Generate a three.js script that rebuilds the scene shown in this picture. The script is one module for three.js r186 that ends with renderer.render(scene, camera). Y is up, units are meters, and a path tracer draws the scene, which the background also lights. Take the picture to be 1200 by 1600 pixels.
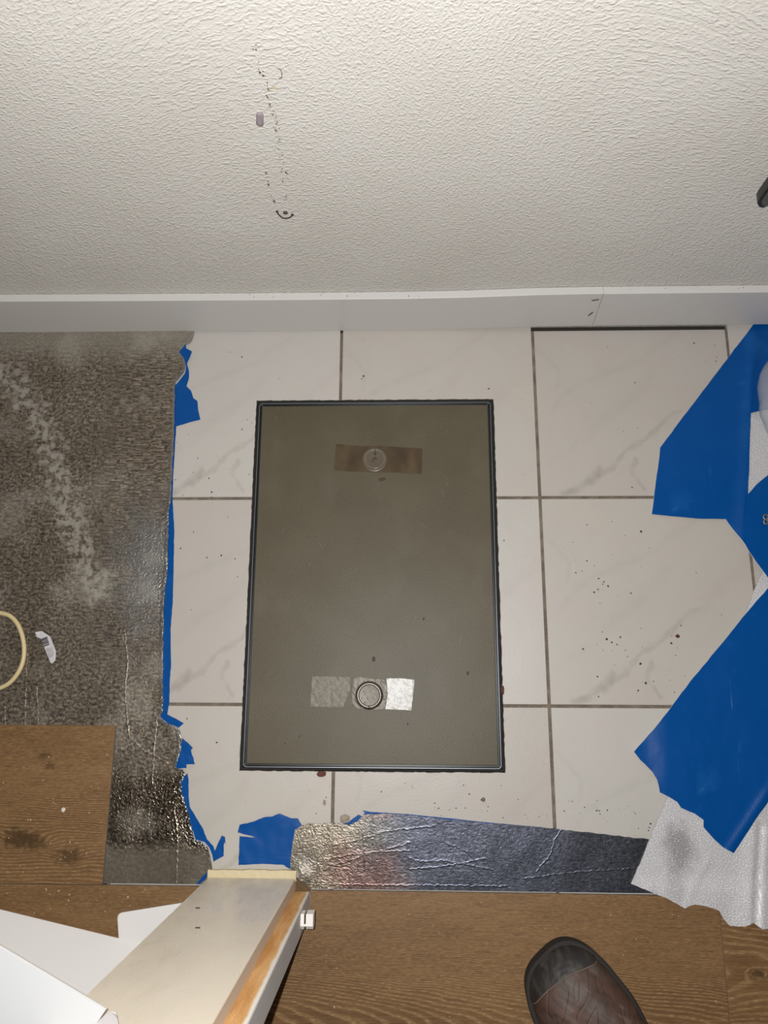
import * as THREE from 'three';
import { RoundedBoxGeometry } from 'three/addons/geometries/RoundedBoxGeometry.js';
import { mergeGeometries, mergeVertices, toCreasedNormals } from 'three/addons/utils/BufferGeometryUtils.js';

// ---------- camera, light, exposure ----------
const scene = new THREE.Scene();
scene.background = new THREE.Color(0x000000);
const camera = new THREE.PerspectiveCamera(69.0933, 0.75, 0.02, 20);
camera.position.set(0, 1.2025, 0);                       // held out at chest height over the hatch
camera.up.set(0.002108, 0.229139, -0.973392);
camera.lookAt(-0.028069, 1.2025 + -0.972997, -0.229106);
const renderer = new THREE.WebGLRenderer({ antialias: true });
renderer.toneMapping = THREE.LinearToneMapping;
renderer.toneMappingExposure = 1.0;
renderer.shadowMap.enabled = true;
// the flash beside the lens: everything in this closed room is lit by it
const flash = new THREE.SpotLight(0xfffefd, 4.3, 0, 1.35, 0.4, 2);
flash.position.set(-0.022, 1.2025 + 0.004, -0.014);
flash.target.position.set(-0.022 + -0.028069, 1.2025 + -0.972997, -0.014 + -0.229106);
flash.castShadow = true; flash.shadow.radius = 0.2; flash.shadow.mapSize.set(2048, 2048); flash.shadow.bias = -0.0005;
flash.shadow.camera.near = 0.05; flash.shadow.camera.far = 6;
scene.add(flash, flash.target);

// ---------- helpers ----------
let seedNow = 7;
function rng(seed) { let a = seed >>> 0; return () => { a = (a + 0x6d2b79f5) | 0; let t = Math.imul(a ^ (a >>> 15), 1 | a); t = (t + Math.imul(t ^ (t >>> 7), 61 | t)) ^ t; return ((t ^ (t >>> 14)) >>> 0) / 4294967296; }; }
const PERM = new Uint8Array(512), GX = new Float32Array(64), GY = new Float32Array(64);
{ const r = rng(11), p = [...Array(256).keys()]; for (let i = 255; i > 0; i--) { const j = Math.floor(r() * (i + 1)); const t = p[i]; p[i] = p[j]; p[j] = t; } for (let i = 0; i < 512; i++) PERM[i] = p[i & 255]; for (let i = 0; i < 64; i++) { GX[i] = Math.cos(i * Math.PI / 32) * 1.45; GY[i] = Math.sin(i * Math.PI / 32) * 1.45; } }
function noise(x, y) {
  const xf = Math.floor(x), yf = Math.floor(y), X = xf & 255, Y = yf & 255; x -= xf; y -= yf;
  const u = x * x * x * (x * (x * 6 - 15) + 10), v = y * y * y * (y * (y * 6 - 15) + 10);
  const a = PERM[X] + Y, b = PERM[X + 1] + Y;
  const g = (h, dx, dy) => { const k = h & 63; return GX[k] * dx + GY[k] * dy; };
  const n00 = g(PERM[a], x, y), n10 = g(PERM[b], x - 1, y), n01 = g(PERM[a + 1], x, y - 1), n11 = g(PERM[b + 1], x - 1, y - 1);
  const l = n00 + u * (n10 - n00), m = n01 + u * (n11 - n01);
  return l + v * (m - l);
}
function fbm(x, y, oct = 4) { let s = 0, a = 0.5; for (let i = 0; i < oct; i++) { s += a * noise(x + i * 17.3, y + i * 9.1); x *= 2.03; y *= 2.03; a *= 0.5; } return s; }
const clamp = (v, a = 0, b = 1) => Math.min(b, Math.max(a, v));
const sstep = (a, b, v) => { const t = clamp((v - a) / (b - a)); return t * t * (3 - 2 * t); };
const mix = (a, b, t) => a + (b - a) * t;
const mix3 = (a, b, t) => [mix(a[0], b[0], t), mix(a[1], b[1], t), mix(a[2], b[2], t)];
const rgb = (r, g, b) => [r / 255, g / 255, b / 255];
const lerpSeg = (px, pz, ax, az, bx, bz) => { const dx = bx - ax, dz = bz - az, t = clamp(((px - ax) * dx + (pz - az) * dz) / (dx * dx + dz * dz)); return Math.hypot(px - ax - t * dx, pz - az - t * dz); };
const lineDist = (px, pz, pts) => { let d = 1e9; for (let i = 0; i < pts.length - 1; i++) d = Math.min(d, lerpSeg(px, pz, pts[i][0], pts[i][1], pts[i + 1][0], pts[i + 1][1])); return d; };

// a texture over a rectangle in metres: fn(x, z) gives a colour or a number; the rectangle is what the uv of the geometry is measured in
function tex(w, h, [x0, z0, x1, z1], fn, colour = false) {
  const d = new Uint8Array(w * h * 4);
  for (let j = 0, k = 0; j < h; j++) for (let i = 0; i < w; i++, k += 4) {
    const c = fn(x0 + (x1 - x0) * (i + 0.5) / w, z0 + (z1 - z0) * (j + 0.5) / h);
    if (typeof c === 'number') d[k] = d[k + 1] = d[k + 2] = clamp(c) * 255; else { d[k] = clamp(c[0]) * 255; d[k + 1] = clamp(c[1]) * 255; d[k + 2] = clamp(c[2]) * 255; }
    d[k + 3] = 255;
  }
  const t = new THREE.DataTexture(d, w, h);
  t.magFilter = THREE.LinearFilter; t.minFilter = THREE.LinearMipmapLinearFilter; t.generateMipmaps = true;
  t.wrapS = t.wrapT = THREE.RepeatWrapping; if (colour) t.colorSpace = THREE.SRGBColorSpace;
  t.needsUpdate = true;
  return t;
}
const std = (o) => new THREE.MeshStandardMaterial(o), phys = (o) => new THREE.MeshPhysicalMaterial(o);

const used = new Map();
function numbered(name, parent) { const key = parent ? parent.uuid + name : name, n = used.get(key) || 0; used.set(key, n + 1); return n ? name + '_' + String(n).padStart(3, '0') : name; }
function put(o, parent) { o.traverse((m) => { if (m.isMesh) { m.castShadow = true; m.receiveShadow = true; } }); parent.add(o); return o; }
function mesh(name, geometry, material, parent = scene) { const m = new THREE.Mesh(geometry, material); m.name = numbered(name, parent === scene ? null : parent); return put(m, parent); }
function group(name, pos = [0, 0, 0], turn = 0) { const g = new THREE.Group(); g.name = numbered(name); g.position.set(...pos); g.rotation.y = turn; scene.add(g); return g; }
function tag(o, label, category, grp, kind) { o.userData = { label, category }; if (grp) o.userData.group = grp; if (kind) o.userData.kind = kind; return o; }
function structure(name) { const g = group(name); g.userData.kind = 'structure'; return g; }

// uv over a rectangle, from two of the position's coordinates
function uvOver(g, [x0, z0, x1, z1], a = 0, b = 2) {
  const p = g.attributes.position, uv = new Float32Array(p.count * 2), v = new THREE.Vector3();
  for (let i = 0; i < p.count; i++) { v.fromBufferAttribute(p, i); uv[2 * i] = (v.getComponent(a) - x0) / (x1 - x0); uv[2 * i + 1] = (v.getComponent(b) - z0) / (z1 - z0); }
  g.setAttribute('uv', new THREE.BufferAttribute(uv, 2)); return g;
}
function box(x0, y0, z0, x1, y1, z1, r = 0) {
  const g = r ? new RoundedBoxGeometry(x1 - x0, y1 - y0, z1 - z0, 2, r) : new THREE.BoxGeometry(x1 - x0, y1 - y0, z1 - z0);
  g.translate((x0 + x1) / 2, (y0 + y1) / 2, (z0 + z1) / 2); return g;
}
// a flat slab with an outline on the floor plan, its top edge chamfered
function slab(outline, yTop, thick, bevel = 0.0006, holes = []) {
  const s = new THREE.Shape(outline.map(([x, z]) => new THREE.Vector2(x, -z)));
  for (const h of holes) s.holes.push(new THREE.Path(h.map(([x, z]) => new THREE.Vector2(x, -z))));
  const g = new THREE.ExtrudeGeometry(s, { depth: thick - 2 * bevel, bevelEnabled: bevel > 0, bevelSize: bevel, bevelThickness: bevel, bevelOffset: -bevel, bevelSegments: 1, curveSegments: 6 });
  g.rotateX(-Math.PI / 2); g.translate(0, yTop - thick + bevel, 0); return g;
}
function rag(outline, step, amp, seed, keep = () => true, open = false) {
  const r = rng(seed), out = [];
  outline.forEach((a, i) => {
    if (open && i === outline.length - 1) { out.push(a); return; }
    const b = outline[(i + 1) % outline.length], L = Math.hypot(b[0] - a[0], b[1] - a[1]), n = Math.max(1, Math.round(L / step)), nx = (b[1] - a[1]) / L, nz = -(b[0] - a[0]) / L;
    out.push(a); if (!keep(a, b)) return;
    for (let k = 1; k < n; k++) { const t = (k + (r() - 0.5) * 0.6) / n, d = (r() * 2 - 1) * amp; out.push([mix(a[0], b[0], t) + nx * d, mix(a[1], b[1], t) + nz * d]); }
  });
  return out;
}
function clipHalf(poly, axis, at, sign) {
  const out = [];
  for (let i = 0; i < poly.length; i++) {
    const a = poly[i], b = poly[(i + 1) % poly.length], da = (a[axis] - at) * sign, db = (b[axis] - at) * sign;
    if (da >= 0) out.push(a);
    if ((da > 0 && db < 0) || (da < 0 && db > 0)) { const t = da / (da - db), p = [a[0] + (b[0] - a[0]) * t, a[1] + (b[1] - a[1]) * t]; p[axis] = at; out.push(p); }
  }
  return out;
}
// a thin sheet lying over the floor: an outline on plan, a height for every point, a real thickness
function sheet(outline, cell, height, thick) {
  const xs = outline.map((p) => p[0]), zs = outline.map((p) => p[1]);
  const i0 = Math.floor(Math.min(...xs) / cell), i1 = Math.floor(Math.max(...xs) / cell), j0 = Math.floor(Math.min(...zs) / cell), j1 = Math.floor(Math.max(...zs) / cell);
  const pos = [], idx = [], key = new Map();
  const vert = (x, z) => { const k = Math.round(x * 1e6) + ',' + Math.round(z * 1e6); let n = key.get(k); if (n === undefined) { n = pos.length / 3; key.set(k, n); pos.push(x, height(x, z), z); } return n; };
  for (let i = i0; i <= i1; i++) {
    const strip = clipHalf(clipHalf(outline, 0, i * cell, 1), 0, (i + 1) * cell, -1);
    if (strip.length < 3) continue;
    for (let j = j0; j <= j1; j++) {
      const c = clipHalf(clipHalf(strip, 1, j * cell, 1), 1, (j + 1) * cell, -1);
      if (c.length < 3) continue;
      const ids = c.map((p) => vert(p[0], p[1]));
      for (const [a, b, d] of THREE.ShapeUtils.triangulateShape(c.map((p) => new THREE.Vector2(p[0], -p[1])), [])) {
        if (ids[a] === ids[b] || ids[b] === ids[d] || ids[a] === ids[d]) continue;
        const A = c[a], B = c[b], D = c[d], s = (B[0] - A[0]) * (D[1] - A[1]) - (B[1] - A[1]) * (D[0] - A[0]);
        if (Math.abs(s) < 1e-12) continue;
        if (s < 0) idx.push(ids[a], ids[b], ids[d]); else idx.push(ids[a], ids[d], ids[b]);
      }
    }
  }
  const n = pos.length / 3, top = new THREE.BufferGeometry();
  top.setAttribute('position', new THREE.Float32BufferAttribute(pos, 3)); top.setIndex(idx); top.computeVertexNormals();
  const bot = top.clone(); const bp = bot.attributes.position, bn = bot.attributes.normal;
  for (let k = 0; k < n; k++) { bp.setY(k, bp.getY(k) - thick); bn.setXYZ(k, -bn.getX(k), -bn.getY(k), -bn.getZ(k)); }
  const bi = []; for (let k = 0; k < idx.length; k += 3) bi.push(idx[k], idx[k + 2], idx[k + 1]); bot.setIndex(bi);
  const sp = [], area = THREE.ShapeUtils.area(outline.map((p) => new THREE.Vector2(p[0], -p[1])));
  outline.forEach((a, i) => {
    const b = outline[(i + 1) % outline.length], m = Math.max(1, Math.ceil(Math.hypot(b[0] - a[0], b[1] - a[1]) / cell));
    for (let k = 0; k < m; k++) {
      let p = [mix(a[0], b[0], k / m), mix(a[1], b[1], k / m)], q = [mix(a[0], b[0], (k + 1) / m), mix(a[1], b[1], (k + 1) / m)];
      if (area < 0) [p, q] = [q, p];
      const py = height(...p), qy = height(...q);
      sp.push(p[0], py - thick, p[1], q[0], qy - thick, q[1], q[0], qy, q[1], p[0], py - thick, p[1], q[0], qy, q[1], p[0], py, p[1]);
    }
  });
  const side = new THREE.BufferGeometry(); side.setAttribute('position', new THREE.Float32BufferAttribute(sp, 3)); side.computeVertexNormals();
  return mergeGeometries([top.toNonIndexed(), bot.toNonIndexed(), side]);
}
const sheetUv = (g, rect) => uvOver(g, rect, 0, 2);

// ---------- room shell ----------
const WALL = -0.625, BASE = -0.611;
const plainPaint = std({ color: 0xd8d3ca, roughness: 0.9 });
const wallRect = [-0.8, 0.0, 0.8, 0.8];
function stucco(x, y) {
  // short rolled ridges of textured paint, drawn out sideways and drifting in slope across the wall
  const tilt = 0.35 * noise(x * 2.1 + 5, y * 2.3) + 0.12 - 0.25 * x, u = x + y * tilt, v = y - x * tilt * 0.9;
  const wx = 0.0034 * noise(x * 150, y * 150 + 40), wy = 0.0026 * noise(x * 140 + 80, y * 140);
  const a = noise((u + wx) * 235, (v + wy) * 370), b = noise((u - wy) * 420 + 31, (v + wx) * 560 + 7), c = noise((u + wy) * 110 + 9, (v - wx) * 170 + 3), d = noise(u * 760, v * 900);
  return 0.28 + 0.30 * sstep(-0.05, 0.42, a) + 0.17 * sstep(0.0, 0.45, b) + 0.10 * sstep(-0.1, 0.5, c) + 0.05 * d + 0.05 * noise(x * 28, y * 34);
}
const wallBump = tex(2048, 1024, wallRect, (x, y) => stucco(x, y));
const wallColour = tex(512, 256, wallRect, (x, y) => { const t = 0.5 + 0.9 * fbm(x * 6, y * 6, 4); return mix3(rgb(194, 190, 183), rgb(201, 198, 192), clamp(t)); }, true);
const plasterM = std({ map: wallColour, roughness: 0.62, bumpMap: wallBump, bumpScale: 0.0017 });
const wallBack = structure('wall_back');
mesh('plaster', uvOver(box(-1.8, -0.02, WALL - 0.12, 1.5, 2.5, WALL), wallRect, 0, 1), plasterM, wallBack);
for (const [name, b] of [['wall_left', [-1.9, -0.1, -0.75, -1.8, 2.5, 2.3]], ['wall_right', [1.5, -0.1, -0.75, 1.6, 2.5, 2.3]], ['wall_front', [-1.9, -0.1, 2.2, 1.6, 2.5, 2.3]], ['ceiling', [-1.9, 2.45, -0.75, 1.6, 2.55, 2.3]]]) { const m = mesh(name, box(...b), plainPaint); m.userData.kind = 'structure'; }

// marks in the wall: an old plug, a screw hole with its torn ring, pencil and chip marks
const plugM = std({ color: 0x8d8287, roughness: 0.8 }), chipM = std({ color: 0x3a2d25, roughness: 0.9 }), holeM = std({ color: 0x4b423d, roughness: 0.9 }), lineM = std({ color: 0x544a42, roughness: 0.9 });
{
  const [px, py] = [-0.1629, 0.4905];
  const g = new THREE.CapsuleGeometry(0.0041, 0.0120, 5, 12); g.rotateZ(-0.2); g.scale(1, 1, 0.45); g.translate(px, py, WALL + 0.0008);
  mesh('wall_plug', g, plugM, wallBack);
  const rim = new THREE.TorusGeometry(0.0036, 0.0006, 6, 16); rim.scale(1, 1.15, 1); rim.translate(px - 0.0012, py - 0.0060, WALL + 0.0018);
  mesh('plug_rim', rim, std({ color: 0x6e6468, roughness: 0.8 }), wallBack);
  const [hx, hy] = [-0.1608, 0.3192];
  const h = new THREE.SphereGeometry(0.0034, 14, 8); h.scale(1, 1.05, 0.3); h.translate(hx, hy, WALL + 0.0007); mesh('screw_hole', h, holeM, wallBack);
  const arcPts = [[-0.1717, 0.3223], [-0.1708, 0.3167], [-0.1689, 0.3124], [-0.1661, 0.3081], [-0.161, 0.3072], [-0.1563, 0.3093], [-0.1519, 0.3148], [-0.1524, 0.3177]];
  const arc = new THREE.TubeGeometry(new THREE.CatmullRomCurve3(arcPts.map(([x, y]) => new THREE.Vector3(x, y, WALL + 0.0008))), 26, 0.0010, 5); mesh('paint_chip', arc, chipM, wallBack);
  for (const [x, y] of [arcPts[0], arcPts[6]]) { const s = new THREE.DodecahedronGeometry(0.0021, 0); s.scale(1, 1.2, 0.5); s.translate(x, y, WALL + 0.0008); mesh('paint_chip', s, chipM, wallBack); }
  const hair = [[-0.1309, 0.5603], [-0.1284, 0.5594], [-0.1277, 0.5553], [-0.1281, 0.5511], [-0.1296, 0.5478], [-0.1318, 0.547]];
  mesh('hair', new THREE.TubeGeometry(new THREE.CatmullRomCurve3(hair.map(([x, y]) => new THREE.Vector3(x, y, WALL + 0.0011))), 20, 0.0004, 5), lineM, wallBack);
  const flap = [[-0.145, 0.5335], [-0.1406, 0.5351], [-0.1367, 0.5342], [-0.1356, 0.5324]];
  mesh('paint_chip', new THREE.TubeGeometry(new THREE.CatmullRomCurve3(flap.map(([x, y]) => new THREE.Vector3(x, y, WALL + 0.0009))), 12, 0.0008, 5), std({ color: 0xa7977c, roughness: 0.9 }), wallBack);
  const r = rng(5), bits = [], path = [[-0.1486, 0.5922], [-0.15, 0.5721], [-0.1484, 0.5558], [-0.1472, 0.5405], [-0.1473, 0.5247], [-0.1473, 0.5092], [-0.1456, 0.4901], [-0.1462, 0.46], [-0.1485, 0.4276], [-0.1503, 0.4012], [-0.155, 0.3619], [-0.1578, 0.3329]];
  const path2 = [[-0.1722, 0.4088], [-0.1732, 0.3812], [-0.1728, 0.3506], [-0.1702, 0.3359]], path3 = [[-0.1561, 0.4002], [-0.1494, 0.4024], [-0.1433, 0.3951]];
  for (const [P, n, sp] of [[path, 60, 0.005], [path2, 14, 0.0015], [path3, 9, 0.001]]) for (let k = 0; k < n; k++) {
    const t = r() * (P.length - 1), i = Math.min(P.length - 2, Math.floor(t)), f = t - i, s = new THREE.TetrahedronGeometry(0.0007 + 0.0016 * r() * r(), 0);
    s.rotateZ(r() * 6); s.scale(1, 1.3, 0.5); s.translate(mix(P[i][0], P[i + 1][0], f) + (r() - 0.5) * sp, mix(P[i][1], P[i + 1][1], f) + (r() - 0.5) * sp, WALL + 0.0009); bits.push(s);
  }
  mesh('pencil_specks', mergeGeometries(bits), lineM, wallBack).userData.kind = 'stuff';
}

// ---------- floor: screed, grout, tiles, planks ----------
const floor = structure('floor');
const P = 0.335, GX0 = -0.1108, GZ0 = -0.3072, HX0 = -0.2564, HX1 = 0.1526, HZ0 = -0.482, HZ1 = 0.1268;
const concrete = std({ color: 0x332d28, roughness: 0.95 });
mesh('slab', box(-1.8, -0.12, -0.64, 1.5, -0.04, 2.2), concrete, floor);
const X_TILE = GX0 - P;
mesh('screed', box(-1.8, -0.04, -0.64, X_TILE - 0.003, -0.0012, 0.37), concrete, floor);
mesh('screed', box(-1.8, -0.04, 0.37, 1.5, -0.0012, 2.2), concrete, floor);
const groutRect = [-0.5, -0.65, 1.5, 0.4];
const groutM = std({ map: tex(1024, 512, groutRect, (x, z) => mix3(rgb(92, 82, 72), rgb(128, 118, 104), clamp(0.45 + 0.9 * fbm(x * 60, z * 60, 3) + 0.5 * noise(x * 420, z * 420))), true), roughness: 0.95 });
{
  const gh = [[HX0, HZ0], [HX1, HZ0], [HX1, HZ1], [HX0, HZ1]];
  mesh('grout_bed', uvOver(slab([[X_TILE - 0.003, -0.6085], [1.5, -0.6085], [1.5, 0.37], [X_TILE - 0.003, 0.37]], -0.0016, 0.038, 0, [gh]), groutRect), groutM, floor);
}
// one glazed tile design, printed alike on every tile: soft grey veins rising to the right on warm white
function tileColour(u, v) {
  const w = 0.035 * fbm(u * 5, v * 5, 3), base = rgb(180, 176, 170);
  let t = 0.10 * fbm(u * 3 + 2, v * 3, 3);
  const vein = (pts, width, s) => { const d = lineDist(u + w, v + 0.7 * w, pts) + 0.010 * noise(u * 26, v * 26); return s * (1 - sstep(0, width, d)); };
  let g = 0;
  g = Math.max(g, vein([[0.13, 0.985], [0.24, 0.92], [0.31, 0.86]], 0.034, 0.46));
  g = Math.max(g, vein([[0.30, 0.88], [0.36, 0.85], [0.46, 0.74], [0.58, 0.66], [0.72, 0.55]], 0.024, 0.34));
  g = Math.max(g, vein([[0.49, 0.80], [0.46, 0.88], [0.52, 0.96]], 0.016, 0.30));
  g = Math.max(g, vein([[0.08, 0.54], [0.20, 0.42], [0.36, 0.35], [0.55, 0.27], [0.80, 0.06]], 0.030, 0.10));
  g = Math.max(g, vein([[0.02, 0.20], [0.12, 0.32], [0.11, 0.42]], 0.018, 0.12));
  g = Math.max(g, vein([[0.05, 0.83], [0.25, 0.68], [0.42, 0.52], [0.60, 0.36]], 0.045, 0.08));
  g = Math.max(g, vein([[0.66, 0.62], [0.80, 0.48], [1.0, 0.30]], 0.05, 0.08));
  const pink = 0.10 * sstep(0.05, 0.35, fbm(u * 3.5 + 9, v * 3.5 + 3, 3));
  g *= 0.75 + 0.8 * fbm(u * 14, v * 14, 3);
  const c = mix3(base, rgb(138, 134, 126), clamp(g + t));
  return [c[0] + pink * 0.05, c[1] - pink * 0.03, c[2] - pink * 0.02];
}
const tileMap = tex(1024, 1024, [0, 0, 1, 1], tileColour, true);
const tileBump = tex(512, 512, [0, 0, 1, 1], (u, v) => 0.5 + 0.35 * fbm(u * 9, v * 9, 3) + 0.15 * noise(u * 120, v * 120));
const tileTones = [0xffffff, 0xfaf8f5, 0xf6f3f1].map((c) => phys({ color: c, map: tileMap, roughness: 0.42, bumpMap: tileBump, bumpScale: 0.0003, specularIntensity: 0.8 }));
for (let i = -1; i <= 4; i++) for (let j = -1; j <= 1; j++) {
  const G = 0.0024, x0 = GX0 + i * P + G, x1 = Math.min(GX0 + (i + 1) * P - G, 1.499), zr0 = GZ0 + j * P, z1 = zr0 + P - G, z0 = j === -1 ? (i < 1 ? -0.6225 : i === 1 ? -0.6082 : -0.618) : zr0 + G;
  let o = [[x0, z0], [x1, z0], [x1, z1], [x0, z1]];
  const cutX = x0 < HX1 && x1 > HX0, cutZ = z0 < HZ1 && z1 > HZ0;
  let cut = false;
  if (cutX && cutZ) {
    cut = true;
    const left = i === -1;            // the hatch takes this tile's right side, or its left side
    if (j === 0) o = left ? [[x0, z0], [HX0, z0], [HX0, z1], [x0, z1]] : [[HX1, z0], [x1, z0], [x1, z1], [HX1, z1]];
    else if (j === -1) o = left ? [[x0, z0], [x1, z0], [x1, HZ0], [HX0, HZ0], [HX0, z1], [x0, z1]] : [[x0, z0], [x1, z0], [x1, z1], [HX1, z1], [HX1, HZ0], [x0, HZ0]];
    else o = left ? [[x0, z0], [HX0, z0], [HX0, HZ1], [x1, HZ1], [x1, z1], [x0, z1]] : [[HX1, z0], [x1, z0], [x1, z1], [x0, z1], [x0, HZ1], [HX1, HZ1]];
    const onCut = (a, b) => (a[0] === b[0] && (a[0] === HX0 || a[0] === HX1)) || (a[1] === b[1] && (a[1] === HZ0 || a[1] === HZ1));
    o = rag(o, 0.006, 0.0009, 40 + i * 7 + j, onCut);
  }
  const t = mesh('floor_tile', uvOver(slab(o, 0.0003 * ((i * 5 + j * 3 + 9) % 3) - 0.0003, 0.0085, 0.0006), [x0 - G, zr0, x0 - G + P, zr0 + P]), tileTones[(i + 2 * j + 6) % 3], floor);
}
// vinyl oak planks with a grey core
function oak(rect, w, h, zc, xo, B, A, knots, seed) {
  return tex(w, h, rect, (x, z) => {
    const warp = 0.012 * fbm(x * 9 + seed, z * 22, 3), dz = z - zc + 0.5 * warp, t = B * (x - xo) + A * dz * dz + 1.7 * fbm(x * 5 + seed, z * 14 + seed, 3);
    let bend = 0; for (const [kx, kz, kr] of knots) bend += 2.2 * Math.exp(-(((x - kx) / (2.2 * kr)) ** 2 + ((z - kz) / kr) ** 2));
    const f = t + bend - Math.floor(t + bend), ring = sstep(0, 0.16, f) * (1 - sstep(0.24, 0.62, f));
    const streak = noise(x * 22 + seed, z * 620), fine = noise(x * 90, z * 1500 + seed), pore = noise(x * 140 + 9, z * 900);
    let c = mix3(rgb(104, 76, 47), rgb(121, 91, 59), clamp(0.5 + 1.1 * fbm(x * 4 + seed, z * 18, 4)));
    c = mix3(c, rgb(166, 136, 98), 0.95 * ring * clamp(0.55 + 0.7 * pore + 0.3 * streak));
    c = mix3(c, rgb(84, 60, 37), clamp(0.50 * streak + 0.40 * fine));
    c = mix3(c, rgb(156, 124, 86), clamp(-0.42 * streak - 0.34 * fine));
    for (const [kx, kz, kr, s] of knots) { const d = Math.hypot((x - kx) / 1.9, z - kz) / kr + 0.5 * noise(x * 130, z * 150); c = mix3(c, rgb(62, 45, 26), s * (1 - sstep(0.25, 1.3, d))); }
    return c;
  }, true);
}
const plankY = 0.007, plankT = 0.0052, rA = [-1.66, 0.0605, -0.4527, 0.2887], rB = [-0.9, 0.2897, 0.455, 0.517], rC = [0, 0, 1.22, 0.228];
const kA = [...[[-0.5828, 0.2259], [-0.5574, 0.2328], [-0.5066, 0.2503], [-0.5617, 0.1054], [-0.5509, 0.1213]]].map(([x, z], i) => [x, z, [0.016, 0.010, 0.012, 0.006, 0.006][i], [0.75, 0.4, 0.6, 0.55, 0.5][i]]);
const oakA = oak(rA, 1536, 384, 0.36, -1.0, 2, 900, kA, 3), oakB = oak(rB, 2048, 512, 0.475, 0, 26, 2300, [[0.49, 0.40, 0.004, 0.3]], 8), oakC = oak(rC, 1024, 256, 0.1, 0.3, 9, 1500, [[0.045, 0.105, 0.006, 0.7], [0.7, 0.05, 0.01, 0.6]], 15);
const vinyl = (map) => phys({ map, roughness: 0.5, bumpMap: map, bumpScale: 0.00025, specularIntensity: 0.7 });
const vA = vinyl(oakA), vB = vinyl(oakB), vC = vinyl(oakC), coreM = std({ color: 0x6f6b68, roughness: 0.8 });
function plank(outline, rect, m) { const p = mesh('plank', uvOver(slab(outline, plankY, 0.0016, 0.0005), rect), m, floor); mesh('core', slab(outline, plankY - 0.0016, plankT - 0.0016, 0), coreM, p); }
const rectO = (x0, z0, x1, z1) => [[x0, z0], [x1, z0], [x1, z1], [x0, z1]];
plank(rectO(rA[0], rA[1], rA[2], rA[3]), rA, vA);
const JX0 = -0.2944, JX1 = -0.1642, JXR = -0.1422;
plank([[-0.9, 0.2893], [JX0 - 0.003, 0.2897], [JX0 - 0.003, 0.333], [JXR + 0.001, 0.333], [JXR + 0.001, 0.2932], [0.455, 0.2945], [0.455, 0.5165], [-0.9, 0.5165]], rB, vB);
plank(rectO(0.4556, 0.2945, 1.499, 0.5165), [0.4556, 0.29, 1.676, 0.518], vC);
plank(rectO(-1.799, 0.2893, -0.9006, 0.5165), [-1.9, 0.29, -0.68, 0.518], vC);
for (let k = 0; k < 7; k++) { const z0 = 0.5171 + k * 0.2282; let x = -1.799 - ((k * 0.47) % 1.2) + 0.0; for (let a = x; a < 1.499; a += 1.22) { const b0 = Math.max(a, -1.799), b1 = Math.min(a + 1.2194, 1.499); if (b1 - b0 > 0.03) plank(rectO(b0, z0, b1, Math.min(z0 + 0.2276, 2.199)), [a, z0, a + 1.22, z0 + 0.228], vC); } }

// ---------- baseboard ----------
const baseboard = structure('baseboard_back');
const boardM = phys({ color: 0xc6c4c1, roughness: 0.38, specularIntensity: 0.9 });
function board(bottom, height, x0top, x1top) {
  const pts = bottom.map(([x, y]) => new THREE.Vector2(x, y)), n = bottom.length;
  for (let i = n - 1; i >= 0; i--) pts.push(new THREE.Vector2(i === 0 ? x0top : i === n - 1 ? x1top : bottom[i][0], bottom[i][1] + height));
  const g = new THREE.ExtrudeGeometry(new THREE.Shape(pts), { depth: 0.0112, bevelEnabled: true, bevelSize: 0.0009, bevelThickness: 0.0009, bevelOffset: -0.0009, bevelSegments: 2 });
  g.translate(0, 0, WALL + 0.0014); return g;
}
mesh('board', board([[-1.79, 0.006], [-0.72, 0.0062], [-0.45, 0.003], [-0.2, 0.0012], [0.0, 0.001], [0.1, 0.003], [0.213, 0.0085], [0.3262, 0.0105]], 0.1092, -1.79, 0.3172), boardM, baseboard);
mesh('board', board([[0.3266, 0.0105], [0.63, 0.0105], [1.49, 0.009]], 0.1085, 0.3177, 1.49), boardM, baseboard);
for (const [ax, ay] of [[[0.3045, 0.1005], [0.3133, 0.1024]], [[0.3095, 0.0493], [0.3132, 0.0602]]].map((p) => p)) { }
for (const s of [[[0.3037, 0.0995], [0.3133, 0.1024]], [[0.31, 0.0493], [0.3143, 0.0602]]]) {
  const a = new THREE.Vector3(s[0][0], s[0][1], BASE + 0.0006), b = new THREE.Vector3(s[1][0], s[1][1], BASE + 0.0006);
  const g = new THREE.CapsuleGeometry(0.0009, a.distanceTo(b), 4, 8); g.rotateZ(Math.atan2(b.y - a.y, b.x - a.x) - Math.PI / 2); g.translate((a.x + b.x) / 2, (a.y + b.y) / 2, BASE + 0.0003);
  mesh('staple', g, std({ color: 0x4a4038, metalness: 0.3, roughness: 0.6 }), baseboard);
}
{
  const r = rng(77), bits = [];
  for (let k = 0; k < 60; k++) { const s = new THREE.TetrahedronGeometry(0.0006 + 0.0012 * r() * r(), 0); s.rotateX(r() * 6); s.rotateY(r() * 6); s.translate(-0.6 + 1.3 * r(), 0, WALL + 0.002 + 0.008 * r()); const x = s.attributes.position.getX(0); s.translate(0, (x < 0.05 ? 0.1108 : x < 0.33 ? mix(0.1108, 0.1195, (x - 0.05) / 0.28) : 0.119), 0); bits.push(s); }
  mesh('dust_specks', mergeGeometries(bits), std({ color: 0x6e6252, roughness: 1 }), baseboard).userData.kind = 'stuff';
}

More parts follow.
